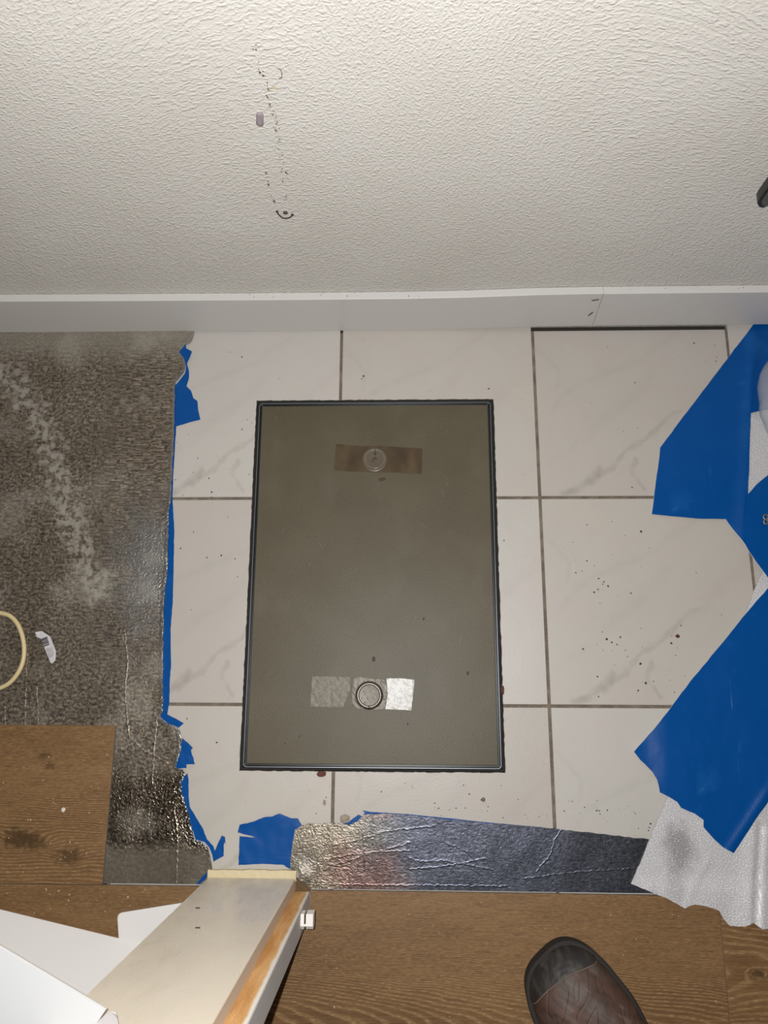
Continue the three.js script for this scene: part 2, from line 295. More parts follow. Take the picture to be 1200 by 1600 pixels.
// ---------- door post ----------
const post = structure('trim_1');
const creamRect = [JX0, 0, JX1, 1.2];
const creamMap = tex(512, 2048, creamRect, (x, y) => {
  let c = mix3(rgb(228, 216, 196), rgb(236, 225, 206), clamp(0.5 + fbm(x * 9, y * 5, 3)));
  const grime = clamp(0.35 * sstep(0.16, 0.02, y) + 0.5 * fbm(x * 40, y * 18, 3)) * sstep(0.35, 0.0, y); c = mix3(c, rgb(190, 184, 172), clamp(grime));
  return c;
}, true);
const creamRough = tex(256, 1024, creamRect, (x, y) => clamp(0.32 + 0.25 * fbm(x * 60, y * 22, 3)));
const creamM = phys({ map: creamMap, roughness: 1, roughnessMap: creamRough, bumpMap: tex(256, 1024, creamRect, (x, y) => 0.5 + 0.4 * fbm(x * 26, y * 7, 3) + 0.1 * noise(x * 300, y * 60)), bumpScale: 0.0003 });
const JZ = 0.2772, JH = 2.44;
mesh('jamb', uvOver(box(JX0, 0.0005, JZ, JX1, JH, 0.300, 0.0012), creamRect, 0, 1), creamM, post);
const sideM = std({ color: 0xd6c3ae, roughness: 0.7 });
mesh('jamb_edge', box(JX1 - 0.0002, 0.0005, JZ + 0.0012, JX1 + 0.0008, JH, 0.2935), sideM, post);
const fibreRect = [-0.17, 0, -0.13, 1.2];
const fibreM = std({ map: tex(128, 2048, fibreRect, (x, y) => {
  const b = clamp(0.5 + 1.1 * fbm(x * 90, y * 14, 4) + 0.3 * noise(x * 500, y * 300)), edge = sstep(0.004, 0, -0.1452 - 0.0035 * fbm(3, y * 22, 3) - 0.0045 * fbm(8, y * 5, 2) - x);
  return mix3(mix3(rgb(193, 136, 74), rgb(220, 175, 118), b), rgb(232, 226, 216), edge);
}, true), roughness: 0.9 });
mesh('fibreboard', uvOver(box(JX0 + 0.001, 0.0005, 0.2955, JXR - 0.0005, JH, 0.302), fibreRect, 0, 1), fibreM, post);
mesh('plaster_side', uvOver(box(JX0, 0.0005, 0.2962, JXR, JH, 0.3295, 0.0012), [0.2, 0, 1.8, 0.8], 2, 1), std({ color: 0xcfcbc8, roughness: 0.75, bumpMap: wallBump, bumpScale: 0.0006 }), post);
{ // yellowed bead of old sealant where the jamb meets the floor
  const o = rag([[JX0 - 0.001, JZ - 0.0105], [JX1 + 0.002, JZ - 0.0105], [JX1 + 0.002, JZ + 0.004], [JX0 - 0.001, JZ + 0.004]], 0.008, 0.0007, 3);
  mesh('sealant_bead', sheet(o, 0.004, (x, z) => 0.0075 - 0.3 * Math.max(0, JZ - 0.006 - z) + 0.0012 * noise(x * 160, z * 160), 0.0068), std({ map: tex(256, 32, [JX0, 0.26, JX1, 0.29], (x, z) => mix3(rgb(214, 202, 168), rgb(160, 140, 98), clamp(0.25 + 1.2 * fbm(x * 70, z * 90, 3))), true), roughness: 0.6 }), post);
  mesh('dirt_fill', sheet(rag([[JX1 - 0.0005, JZ], [JX1 + 0.005, JZ + 0.0008], [JXR - 0.004, 0.2842], [JXR + 0.0008, 0.291], [JXR + 0.0008, 0.2966], [JX1 - 0.0005, 0.2966]], 0.004, 0.0004, 6), 0.003, (x, z) => 0.0048 + 0.002 * noise(x * 260, z * 260), 0.0045), std({ map: tex(64, 64, [0, 0, 1, 1], (u, v) => mix3(rgb(112, 88, 58), rgb(70, 56, 42), clamp(0.5 + fbm(u * 9, v * 9, 3))), true), roughness: 0.95 }), post);
  for (const [x, y] of [[-0.2665, 0.1651], [-0.2447, 0.2449]]) { const g = new THREE.CapsuleGeometry(0.0010, 0.0042, 3, 8); g.rotateZ(Math.PI / 2); g.translate(x, y, JZ - 0.0003); mesh('nail_hole', g, std({ color: 0x3d3429, roughness: 0.9 }), post); }
  const r = rng(91), bits = [];
  for (let k = 0; k < 26; k++) { const s = new THREE.TetrahedronGeometry(0.0014 + 0.0022 * r(), 0); s.rotateX(r() * 6); s.rotateZ(r() * 6); s.scale(0.6, 1.6, 0.6); s.translate(JX0 + 0.0008, 0.14 + 0.36 * r(), JZ + 0.0012); bits.push(s); }
  mesh('paint_flakes', mergeGeometries(bits), std({ color: 0xe6dfd2, roughness: 0.8 }), post).userData.kind = 'stuff';
}
{
  const g = group('latch_block', [JXR, 0, 0.3]); tag(g, 'small white plastic block with a slot stuck low on the side of the door post', 'latch');
  const white = phys({ color: 0xe9e4dd, roughness: 0.4 });
  const prof = (x0, x1, y0, name) => { const sh = new THREE.Shape([[-0.0005, y0], [-0.0005, 0.101], [0.0005, 0.102], [0.0145, 0.102], [0.0195, 0.096], [0.0195, y0]].map(([z, y]) => new THREE.Vector2(-z, y))); const e = new THREE.ExtrudeGeometry(sh, { depth: x1 - x0 - 0.001, bevelEnabled: true, bevelSize: 0.0005, bevelThickness: 0.0005, bevelOffset: -0.0005, bevelSegments: 2 }); e.rotateY(Math.PI / 2); e.translate(x0 + 0.0005, 0, 0); mesh(name, e, white, g); };
  prof(0, 0.0050, 0.084, 'rib'); prof(0.0072, 0.0172, 0.082, 'housing');
  mesh('slot', box(0.0049, 0.085, 0.002, 0.0073, 0.1008, 0.012), std({ color: 0x2a211c, roughness: 0.8 }), g);
  mesh('bridge', box(0.0049, 0.086, 0.012, 0.0073, 0.1012, 0.0148), white, g);
}
// ---------- hatch ----------
const hatch = group('floor_hatch', [(HX0 + HX1) / 2, 0, (HZ0 + HZ1) / 2]);
tag(hatch, 'grey floor access hatch with two taped lifting rings set in a black steel frame', 'hatch');
const HW = (HX1 - HX0) / 2, HD = (HZ1 - HZ0) / 2;
function roundRect(w, d, r, n = 5) { const o = []; for (const [cx, cz, a0] of [[w - r, d - r, 0], [-w + r, d - r, 1], [-w + r, -d + r, 2], [w - r, -d + r, 3]]) for (let k = 0; k <= n; k++) { const a = (a0 + k / n) * Math.PI / 2; o.push([cx + r * Math.cos(a), cz + r * Math.sin(a)]); } return o; }
const blackM = std({ color: 0x0d0b0a, roughness: 0.55 }), steelM = std({ color: 0x8b8f93, metalness: 0.9, roughness: 0.38 }), gasketM = phys({ color: 0x06080a, roughness: 0.34 });
mesh('pit_rim', slab(roundRect(HW + 0.004, HD + 0.004, 0.002), -0.016, 0.02, 0, [roundRect(HW - 0.03, HD - 0.03, 0.004).reverse()]), blackM, hatch);
mesh('sealant', sheetRing(HW - 0.0002, HD - 0.0002, HW - 0.0058, HD - 0.0058), std({ color: 0x0c0806, roughness: 0.75 }), hatch);
function sheetRing(w0, d0, w1, d1) { // a lumpy black bead between the tiles and the frame
  const geos = [], r = rng(21), pos = [], idx = [], loop = [], N = 420;
  const per = (w, d, t) => { const L = 4 * (w + d), s = t * L; if (s < 2 * w) return [-w + s, -d]; if (s < 2 * w + 2 * d) return [w, -d + s - 2 * w]; if (s < 4 * w + 2 * d) return [w - (s - 2 * w - 2 * d), d]; return [-w, d - (s - 4 * w - 2 * d)]; };
  for (let k = 0; k < N; k++) {
    const t = k / N, a = per(w0, d0, t), b = per(w1, d1, t), j = 0.0011 * fbm(k * 0.31, 4, 3) + 0.0006 * r(), nx = a[0] - b[0], nz = a[1] - b[1], L = Math.hypot(nx, nz) || 1, y = 0.0012 + 0.0012 * noise(k * 0.4, 9) + 0.0006 * r();
    const ax = a[0] + nx / L * j, az = a[1] + nz / L * j;
    for (const [u, h] of [[0, -0.002], [0.18, y * 0.8 - 0.0002], [0.55, y], [0.9, y * 0.6 - 0.0004], [1, -0.003]]) pos.push(mix(ax, b[0], u), h, mix(az, b[1], u));
  }
  for (let k = 0; k < N; k++) for (let m = 0; m < 4; m++) { const a = k * 5 + m, b = ((k + 1) % N) * 5 + m; idx.push(a, a + 1, b, b, a + 1, b + 1); }
  const g = new THREE.BufferGeometry(); g.setAttribute('position', new THREE.Float32BufferAttribute(pos, 3)); g.setIndex(idx.reverse()); g.computeVertexNormals(); return g;
}
mesh('steel_frame', slab(roundRect(HW - 0.0052, HD - 0.0052, 0.0055), 0.0006, 0.018, 0.0004, [roundRect(HW - 0.0066, HD - 0.0066, 0.0045).reverse()]), steelM, hatch);
mesh('gasket', slab(roundRect(HW - 0.0067, HD - 0.0067, 0.0045), -0.0058, 0.010, 0.0004, [roundRect(HW - 0.03, HD - 0.03, 0.002).reverse()]), gasketM, hatch);
const PX = HW - 0.0105, PZ = HD - 0.0108, panelRect = [-PX, -PZ, PX, PZ];
const panelMap = tex(1024, 1536, panelRect, (x, z) => {
  let c = mix3(rgb(79, 72, 56), rgb(88, 81, 65), clamp(0.5 + 0.9 * fbm(x * 9, z * 9, 4)));
  const g = noise(x * 700, z * 700) * 0.5 + 0.5 * noise(x * 1300, z * 1300); c = c.map((v) => v * (1 + 0.09 * g));
  const haze = 0.2 * sstep(0.1, 0.5, fbm(x * 14 + 4, z * 10, 3)); c = mix3(c, rgb(106, 101, 90), haze);
  const sp = noise(x * 260 + 3, z * 260); if (sp > 0.62) c = mix3(c, rgb(60, 54, 44), 0.5 * sstep(0.62, 0.8, sp));
  return c;
}, true);
const scratches = (() => { const r = rng(33), L = []; for (let k = 0; k < 26; k++) { const x = (r() * 2 - 1) * PX * 0.95, z = (r() * 2 - 1) * PZ * 0.95, a = 0.9 + r() * 1.6, l = 0.004 + 0.013 * r() * r(); L.push([[x, z], [x + Math.cos(a) * l, z - Math.sin(a) * l]]); } return L; })();
const panelM = phys({ map: panelMap, roughness: 0.46, bumpMap: tex(1024, 1536, panelRect, (x, z) => 0.5 + 0.25 * noise(x * 520, z * 520) + 0.2 * noise(x * 1100, z * 1100)), bumpScale: 0.00022, specularIntensity: 0.5 });
mesh('panel', uvOver(slab(roundRect(PX, PZ, 0.002), 0.0, 0.012, 0.0006), panelRect), panelM, hatch);
mesh('scratches', mergeGeometries(scratches.map(([a, b]) => { const l = Math.hypot(b[0] - a[0], b[1] - a[1]), g = new THREE.BoxGeometry(l, 0.0001, 0.0004); g.rotateY(-Math.atan2(b[1] - a[1], b[0] - a[0])); g.translate((a[0] + b[0]) / 2, 0.00008, (a[1] + b[1]) / 2); return g; })), std({ color: 0x726d61, roughness: 0.6 }), hatch).userData.kind = 'stuff';
const local = ([x, z]) => [x - hatch.position.x, z - hatch.position.z];
{
  const [mx, mz] = local([-0.0382, -0.3395]); const s = new THREE.SphereGeometry(0.004, 12, 6); s.scale(1.5, 0.12, 0.7); s.rotateY(0.15); s.translate(mx, 0.0003, mz); mesh('paint_spot', s, std({ color: 0x4a3326, roughness: 0.8 }), hatch);
  const stainM = std({ color: 0x453d31, roughness: 0.8 });
  for (const [p, r] of [[[-0.0499, -0.043], 0.004], [[0.0987, -0.0217], 0.003], [[0.0298, -0.1068], 0.0022], [[0.0037, 0.0556], 0.0018], [[-0.1646, 0.0757], 0.0015], [[-0.1873, 0.0863], 0.0015]]) { const [x, z] = local(p), g = new THREE.CylinderGeometry(r, r, 0.0002, 9); g.scale(0.75, 1, 1.1); g.translate(x, 0.00005, z); mesh('stain_spot', g, stainM, hatch); }
}
const ringM = std({ color: 0x807d78, metalness: 1, roughness: 0.34 }), darkRingM = std({ color: 0x191715, metalness: 0.6, roughness: 0.35 });
function tapePiece(name, pts, base, amp, f, m, thick = 0.0004) { const o = rag(pts.map(local), 0.006, 0.0003, 17 + pts.length + name.length); return mesh(name, sheetUv(sheet(o, 0.0022, (x, z) => base(x, z) + amp * noise(x * f, z * f), thick), [0, 0, 1, 1]), m, hatch); }
const brownTape = phys({ color: 0x5a4a35, roughness: 0.6, specularIntensity: 0.4, map: tex(256, 128, [0, 0, 1, 1], (u, v) => { const k = 0.84 + 0.3 * fbm(u * 40, v * 22, 3); return [k, k, k]; }, true) });
const tapeBump = tex(512, 512, [0, 0, 1, 1], (u, v) => 0.5 + 0.5 * fbm(u * 24, v * 24, 3)); tapeBump.repeat.set(14, 14);
const [r1x, r1z] = local([-0.0508, -0.3743]), [r2x, r2z] = local([-0.0565, 0.0128]);
const dome = (cx, cz, r, h) => (x, z) => 0.0006 + h * sstep(r * 1.25, r * 0.8, Math.hypot(x - cx, z - cz));
tapePiece('brown_tape', [[-0.1169, -0.4019], [-0.0765, -0.3983], [-0.0352, -0.3981], [0.0299, -0.3932], [0.0285, -0.3493], [-0.0296, -0.3517], [-0.0782, -0.353], [-0.1193, -0.3554]], dome(r1x, r1z, 0.022, 0.0), 0.0002, 220, brownTape);
function ringPull(cx, cz, covered) {
  const cup = new THREE.LatheGeometry([[0.0001, 0.0006], [0.0150, 0.0007], [0.0166, 0.0014], [0.0192, 0.0018], [0.0214, 0.0012], [0.0222, 0.0003]].map(([r, y]) => new THREE.Vector2(r, y)), 40); cup.translate(cx, 0, cz);
  const c = mesh('ring_cup', cup, covered ? phys({ color: 0x4d4331, roughness: 0.45, clearcoat: 0.15, clearcoatRoughness: 0.2 }) : phys({ color: 0x574b33, roughness: 0.5, clearcoat: 0.12, clearcoatRoughness: 0.3 }), hatch);
  const t = new THREE.TorusGeometry(covered ? 0.0163 : 0.0178, covered ? 0.0008 : 0.0014, 8, 48); t.rotateX(Math.PI / 2); if (covered) t.scale(1, 1, 1); t.translate(cx, covered ? 0.0021 : 0.0034, cz); mesh('ring', t, covered ? phys({ color: 0x786f5c, roughness: 0.25, clearcoat: 1, clearcoatRoughness: 0.12 }) : ringM, c);
  if (!covered) { const d = new THREE.TorusGeometry(0.0200, 0.0013, 8, 48); d.rotateX(Math.PI / 2); d.translate(cx, 0.0022, cz); mesh('cup_rim', d, darkRingM, c); }
  const s = covered ? -1 : 1, pin = new THREE.CapsuleGeometry(0.0014, 0.003, 4, 10); pin.rotateX(Math.PI / 2); pin.translate(cx, 0.003, cz + s * (covered ? 0.0145 : 0.0185)); mesh('ring_pin', pin, covered ? ringM : darkRingM, c);
  if (!covered) { const g = new THREE.SphereGeometry(0.0013, 10, 8); g.translate(cx, 0.0044, cz + 0.0178); mesh('pin_head', g, ringM, c); }
}
ringPull(r1x, r1z, true); ringPull(r2x, r2z, false);
tapePiece('clear_tape', [[-0.1471, -0.0158], [-0.1146, -0.0159], [-0.0862, -0.015], [-0.0869, 0.0047], [-0.0956, 0.0262], [-0.0975, 0.031], [-0.1489, 0.0303]], () => 0.0007, 0.0005, 160, phys({ color: 0x6c6455, roughness: 0.5, clearcoat: 0.35, clearcoatRoughness: 0.42, bumpMap: tapeBump, bumpScale: 0.0022 }));
tapePiece('crumpled_tape', [[-0.0811, -0.0131], [-0.074, -0.0151], [-0.0436, -0.0122], [-0.0335, -0.0113], [-0.0274, 0.0015], [-0.0303, 0.0307], [-0.0373, 0.0346], [-0.0734, 0.0329], [-0.0845, 0.0271], [-0.0829, 0.0027]], (x, z) => 0.0006, 0.0006, 230, phys({ color: 0x544930, roughness: 0.5, clearcoat: 0.2, clearcoatRoughness: 0.35 }));
{ // the right end has come up a little and throws the flash straight back
  const [gx, gz] = local([-0.0093, 0.0111]);
  tapePiece('lifted_tape', [[-0.0295, -0.0133], [-0.0072, -0.0134], [0.0149, -0.0115], [0.0118, 0.013], [0.0097, 0.0353], [-0.0113, 0.0345], [-0.0313, 0.0336], [-0.0274, 0.0112]], (x, z) => 0.0016 - 0.008 * (x - gx) + 0.004 * (z - gz), 0.00018, 200, phys({ color: 0x6c665a, roughness: 0.42, clearcoat: 0.6, clearcoatRoughness: 0.3, bumpMap: tapeBump, bumpScale: 0.0016 }));
}

// ---------- foil underlay ----------
const foilRectL = [-0.92, -0.625, -0.27, 0.325], foilRectR = [-0.18, 0.195, 0.46, 0.315];
function crinkle(x, z, s, stretch) { const wx = 0.004 * noise(x * 60 + s, z * 60), wz = 0.004 * noise(x * 55, z * 55 + s); const a = noise((x + wx) * 150 / stretch, (z + wz) * 210 * stretch + s), b = noise((x - wz) * 330, (z + wx) * 360 + s), c = noise(x * 800, z * 800); return 0.5 * (1 - Math.abs(a)) + 0.3 * (1 - Math.abs(b)) + 0.12 * c; }
const creaseL = [[[-0.4525, -0.0872], [-0.4434, -0.0416], [-0.4433, 0.0082], [-0.4351, 0.057], [-0.4303, 0.0782], [-0.4066, 0.0971], [-0.3681, 0.1158]], [[-0.4788, -0.1128], [-0.4598, -0.0872], [-0.4443, -0.0516], [-0.4092, -0.0267]], [[-0.3352, 0.0371], [-0.3781, 0.0324], [-0.4366, 0.0395]], [[-0.3892, 0.0471], [-0.3904, 0.0856], [-0.3897, 0.1469]], [[-0.3536, 0.1809], [-0.3453, 0.2155], [-0.3435, 0.2559], [-0.3434, 0.2851]], [[-0.6107, -0.0868], [-0.6063, -0.0309], [-0.6003, 0.0385], [-0.5987, 0.0608]], [[-0.5857, 0.0039], [-0.5776, 0.0578]], [[-0.6349, 0.0239], [-0.6295, 0.0601]], [[-0.666, -0.1597], [-0.6018, -0.1576], [-0.5288, -0.1503], [-0.4828, -0.1336]], [[-0.6412, -0.5086], [-0.5847, -0.5106], [-0.5271, -0.5006]], [[-0.7156, -0.5576], [-0.6127, -0.5604], [-0.5557, -0.5623]]];
const creaseR = [[[-0.1136, 0.2597], [-0.085, 0.2533], [-0.0611, 0.2441], [-0.0324, 0.2376], [0.006, 0.2266]], [[-0.1282, 0.2537], [-0.0899, 0.2453], [-0.0467, 0.2404], [0.006, 0.2372]], [[0.2332, 0.2065], [0.2221, 0.2209], [0.2154, 0.2414], [0.2005, 0.2565], [0.1935, 0.2653]], [[-0.1083, 0.2852], [-0.0321, 0.2852], [0.0626, 0.2851], [0.1476, 0.285]], [[0.0632, 0.2517], [0.1011, 0.2575], [0.1294, 0.2625]], [[0.1762, 0.2742], [0.252, 0.2647], [0.3463, 0.2585]], [[-0.1304, 0.2404], [-0.1307, 0.267], [-0.133, 0.2916]], [[-0.0633, 0.2129], [-0.0609, 0.2662]], [[-0.0421, 0.2127], [0.0061, 0.2068], [0.0447, 0.2029]], [[-0.1094, 0.2312], [-0.0709, 0.2237], [-0.0325, 0.2126]], [[0.0059, 0.2638], [0.0631, 0.2579], [0.1203, 0.2467]], [[0.0635, 0.2278], [0.092, 0.2382], [0.1031, 0.2513]], [[-0.1566, 0.2673], [-0.1428, 0.2794], [-0.1396, 0.2917]], [[0.006, 0.2479], [0.0203, 0.2522], [0.0632, 0.2509]]];
const crease = (L, x, z, w) => { let v = 0; for (const c of L) { const d = lineDist(x + 0.0015 * noise(x * 180, z * 180), z + 0.0015 * noise(z * 180, x * 180), c); if (d < 4 * w) v = Math.max(v, Math.exp(-(d * d) / (w * w))); } return v; };
const dustPath = [[-0.7011, -0.5331], [-0.6555, -0.4848], [-0.6178, -0.4199], [-0.5932, -0.3567], [-0.5769, -0.306], [-0.5495, -0.2509], [-0.5227, -0.1969], [-0.5005, -0.1545]];
const dustAt = (x, z) => { const d = lineDist(x + 0.02 * fbm(x * 25, z * 25, 3), z + 0.02 * fbm(x * 25 + 7, z * 25, 3), dustPath); return 0.95 * sstep(0.036, 0.002, d + 0.018 * noise(x * 60, z * 60)) * sstep(-0.26, 0.22, fbm(x * 85, z * 85, 4)) + 0.35 * sstep(0.02, 0.4, fbm(x * 11 + 3, z * 9, 4)) ; };
const outL = [[-0.3721, -0.611], [-0.3737, -0.6011], [-0.3776, -0.5901], [-0.3864, -0.5853], [-0.3957, -0.5707], [-0.3871, -0.5609], [-0.3838, -0.5463], [-0.3863, -0.5331], [-0.3987, -0.5164], [-0.3992, -0.5068], [-0.3966, -0.4536], [-0.3945, -0.4072], [-0.3943, -0.3729], [-0.3922, -0.3111], [-0.3941, -0.278], [-0.3917, -0.229], [-0.3901, -0.1915], [-0.3912, -0.1337], [-0.3908, -0.113], [-0.3851, -0.0218], [-0.3808, 0.0373], [-0.384, 0.049], [-0.3765, 0.0547], [-0.3536, 0.0643], [-0.3498, 0.0758], [-0.3482, 0.0853], [-0.3499, 0.1043], [-0.3538, 0.1195], [-0.3414, 0.1269], [-0.3389, 0.1344], [-0.3452, 0.1438], [-0.3435, 0.1549], [-0.3362, 0.1752], [-0.3279, 0.1971], [-0.3192, 0.2261], [-0.3093, 0.2287], [-0.2981, 0.2367], [-0.2933, 0.2509], [-0.2909, 0.2598], [-0.2896, 0.2651], [-0.2939, 0.274], [-0.3018, 0.2873]];
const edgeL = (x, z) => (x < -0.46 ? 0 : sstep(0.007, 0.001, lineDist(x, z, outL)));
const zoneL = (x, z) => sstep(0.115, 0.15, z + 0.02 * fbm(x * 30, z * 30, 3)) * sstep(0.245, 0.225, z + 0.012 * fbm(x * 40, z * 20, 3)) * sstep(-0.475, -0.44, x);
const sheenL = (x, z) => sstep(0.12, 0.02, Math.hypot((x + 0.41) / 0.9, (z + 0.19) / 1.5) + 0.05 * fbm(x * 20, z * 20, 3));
const foilBumpL = tex(1408, 2048, foilRectL, (x, z) => {
  const rip = sstep(-0.55, -0.36, x) * sstep(-0.54, -0.46, z) * sstep(0.02, -0.2, z), zone = zoneL(x, z), below = sstep(0.235, 0.25, z);
  let h = 0.42 * crinkle(x, z, 3, 1) + rip * 0.26 * (1 - Math.abs(noise(x * 55 + 4, z * 210 + 3 * noise(x * 30, z * 30))));
  h *= mix(0.35, 1, sstep(-0.58, -0.2, z)) * (1 + 1.1 * zone + 0.7 * sheenL(x, z) + 1.3 * edgeL(x, z) + 0.9 * sstep(-0.36, -0.31, x) * sstep(-0.1, 0.02, z)) * (1 - 0.6 * below);
  return 0.06 + 0.5 * h + 0.17 * crease(creaseL, x, z, 0.0011);
});
const foilMapL = tex(1408, 2048, foilRectL, (x, z) => {
  const d = clamp(dustAt(x, z)), st = mix(1, 0.55, sstep(-0.56, -0.46, x) * sstep(0.02, -0.1, z));
  let c = mix3(rgb(106, 96, 83), rgb(124, 115, 103), clamp(0.5 + fbm(x * 8, z * 8, 3)));
  const wob = 0.8 * noise(x * 90, z * 90), sA = noise(x * 170 + wob, z * 230) + 0.7 * noise(x * 340, z * 400), sB = noise(x * 85 + wob, z * 300) + 0.7 * noise(x * 190, z * 460), sp = mix(sB, sA, sstep(0.55, 1, st)); c = c.map((v) => v * (1 + 0.42 * sp));
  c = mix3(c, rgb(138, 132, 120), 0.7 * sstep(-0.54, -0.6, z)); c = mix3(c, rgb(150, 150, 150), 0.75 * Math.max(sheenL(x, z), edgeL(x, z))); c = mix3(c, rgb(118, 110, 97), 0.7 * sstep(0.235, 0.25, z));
  return mix3(c, rgb(142, 137, 127), d);
}, true);
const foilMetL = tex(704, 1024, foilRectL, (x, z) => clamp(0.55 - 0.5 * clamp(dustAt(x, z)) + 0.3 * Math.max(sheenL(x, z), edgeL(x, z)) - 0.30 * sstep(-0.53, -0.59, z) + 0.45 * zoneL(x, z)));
const foilRouL = tex(704, 1024, foilRectL, (x, z) => clamp(0.42 + 0.35 * clamp(dustAt(x, z)) - 0.08 * sstep(-0.42, -0.36, x) - 0.06 * zoneL(x, z)));
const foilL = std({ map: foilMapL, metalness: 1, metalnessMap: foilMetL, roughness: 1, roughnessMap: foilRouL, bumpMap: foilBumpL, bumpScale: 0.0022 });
const foilOut = [...rag(outL, 0.006, 0.0008, 9, undefined, true), [-0.31, 0.2874], [-0.452, 0.2874], [-0.452, 0.062], [-1.79, 0.0595], [-1.79, -0.6225], [-0.374, -0.6225]];
const foilHL = (x, z) => 0.0042 + 0.0012 * fbm(x * 16, z * 16, 3) + 0.010 * sstep(-0.597, -0.612, z) * sstep(-0.36, -0.40, x) * 0.2;
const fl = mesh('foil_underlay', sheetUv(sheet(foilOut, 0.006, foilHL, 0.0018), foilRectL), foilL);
tag(fl, 'large dusty brownish foil underlay sheet left of the tiles under the baseboard', 'underlay');
const foilBumpR = tex(2048, 384, foilRectR, (x, z) => 0.08 + (0.30 + 0.35 * sstep(0.0, -0.12, x)) * crinkle(x, z, 60, 1) + 0.06 * (1 - Math.abs(noise(x * 45, z * 260))) + 0.26 * crease(creaseR, x, z, 0.0010));
const foilMapR = tex(1024, 192, foilRectR, (x, z) => { let c = mix3(rgb(128, 120, 107), rgb(84, 87, 98), sstep(-0.12, 0.03, x + 0.03 * fbm(x * 20, z * 20, 2))); c = mix3(c, rgb(116, 86, 80), 0.7 * sstep(0.09, 0.02, Math.hypot(x + 0.06, (z - 0.27) * 1.6) + 0.03 * fbm(x * 25, z * 25, 3))); c = mix3(c, rgb(70, 72, 76), clamp(0.8 * fbm(x * 14, z * 14, 3) + 0.5 * sstep(0.2, 0.4, x))); return c.map((v) => v * (1 + 0.22 * noise(x * 150, z * 260) + 0.14 * noise(x * 330, z * 420))); }, true);
const foilR = std({ map: foilMapR, metalness: 0.85, roughness: 0.40, bumpMap: foilBumpR, bumpScale: 0.0010 });
const outR = [...rag([[-0.1729, 0.2674], [-0.1709, 0.2408], [-0.1671, 0.2102], [-0.1585, 0.2047], [-0.1488, 0.2019], [-0.1149, 0.2007], [-0.0954, 0.2014], [-0.0857, 0.2031], [-0.0713, 0.1967], [-0.0617, 0.1875], [-0.0326, 0.1864], [0.0062, 0.1878], [0.064, 0.1937], [0.1599, 0.2009], [0.2171, 0.2049], [0.3023, 0.213], [0.3605, 0.2187], [0.4332, 0.2277]], 0.006, 0.0007, 19, undefined, true), [0.45, 0.2925], [JXR + 0.003, 0.2915], [JXR - 0.001, 0.2915], [JXR - 0.006, 0.284], [JX1 + 0.0045, 0.2785], [JX1 + 0.0035, 0.2645]];
const foilHR = (x, z) => 0.0042 + 0.0012 * fbm(x * 18 + 4, z * 18, 3) + 0.004 * Math.exp(-(((x + 0.155) / 0.012) ** 2 + ((z - 0.275) / 0.014) ** 2)) * (1 + 0.8 * noise(x * 200, z * 200));
const fr = mesh('foil_underlay', sheetUv(sheet(outR, 0.005, foilHR, 0.0018), foilRectR), foilR);
tag(fr, 'narrow strip of dark bluish foil underlay between the tiles and the front planks', 'underlay');

// ---------- blue film ----------
const blueBump = tex(512, 512, [0, 0, 1, 1], (u, v) => 0.5 + 0.4 * fbm(u * 5, v * 5, 4)); blueBump.repeat.set(4, 4);
const blueMap = tex(1024, 1024, [0, 0, 1, 1], (u, v) => { const d = 0.22 * sstep(0.1, 0.5, fbm(u * 5 + 3, v * 5, 4)) + 0.25 * sstep(0.42, 0.6, noise(u * 40, v * 40)) * sstep(0, 0.4, fbm(u * 7, v * 7 + 4, 3)) + (noise(u * 160, v * 160) > 0.72 ? 0.4 : 0); return mix3(rgb(0, 69, 136), rgb(60, 110, 165), d); }, true); blueMap.repeat.set(2.3, 2.3);
const blueM = phys({ map: blueMap, roughness: 0.34, bumpMap: blueBump, bumpScale: 0.0012, specularIntensity: 0.4 });
const foamBacking = std({ color: 0xd9d9dc, roughness: 0.8 });
function film(pts, height, label, o = {}) {
  const out = o.ragged === 0 ? pts : rag(pts, 0.005, o.ragged ?? 0.0005, 60 + pts.length);
  const m = mesh('blue_film', sheetUv(sheet(out, o.cell ?? 0.004, height, 0.0003), [0, 0, 1, 1]), blueM);
  tag(m, label, 'film', 'torn blue film left on the tiles'); return m;
}
film([[-0.3853, -0.5865], [-0.3836, -0.5779], [-0.373, -0.5717], [-0.3758, -0.562], [-0.3806, -0.5487], [-0.3775, -0.5366], [-0.3768, -0.5246], [-0.3802, -0.5091], [-0.3718, -0.5007], [-0.3664, -0.4864], [-0.3594, -0.4816], [-0.3575, -0.4686], [-0.3518, -0.4475], [-0.3725, -0.4418], [-0.3931, -0.435], [-0.3926, -0.3957], [-0.3921, -0.3503], [-0.3905, -0.3055], [-0.3842, -0.2561], [-0.3806, -0.1915], [-0.3779, -0.1337], [-0.3785, -0.0874], [-0.3739, -0.0368], [-0.3738, -0.0069], [-0.3724, 0.0275], [-0.3743, 0.0431], [-0.3471, 0.0565], [-0.3547, 0.0633], [-0.3723, 0.0567], [-0.3808, 0.0509], [-0.3874, 0.0451], [-0.3944, -0.0217], [-0.3991, -0.113], [-0.399, -0.1969], [-0.401, -0.2835], [-0.4047, -0.3958], [-0.41, -0.5009], [-0.3985, -0.5128], [-0.3851, -0.5318], [-0.3826, -0.5451], [-0.3858, -0.5584], [-0.3957, -0.5707]],
  (x, z) => 0.0009 + 0.0056 * sstep(-0.535, -0.555, z), 'long thin blue film strip along the foil edge, widest at its top by the baseboard', { ragged: 0.0003 });
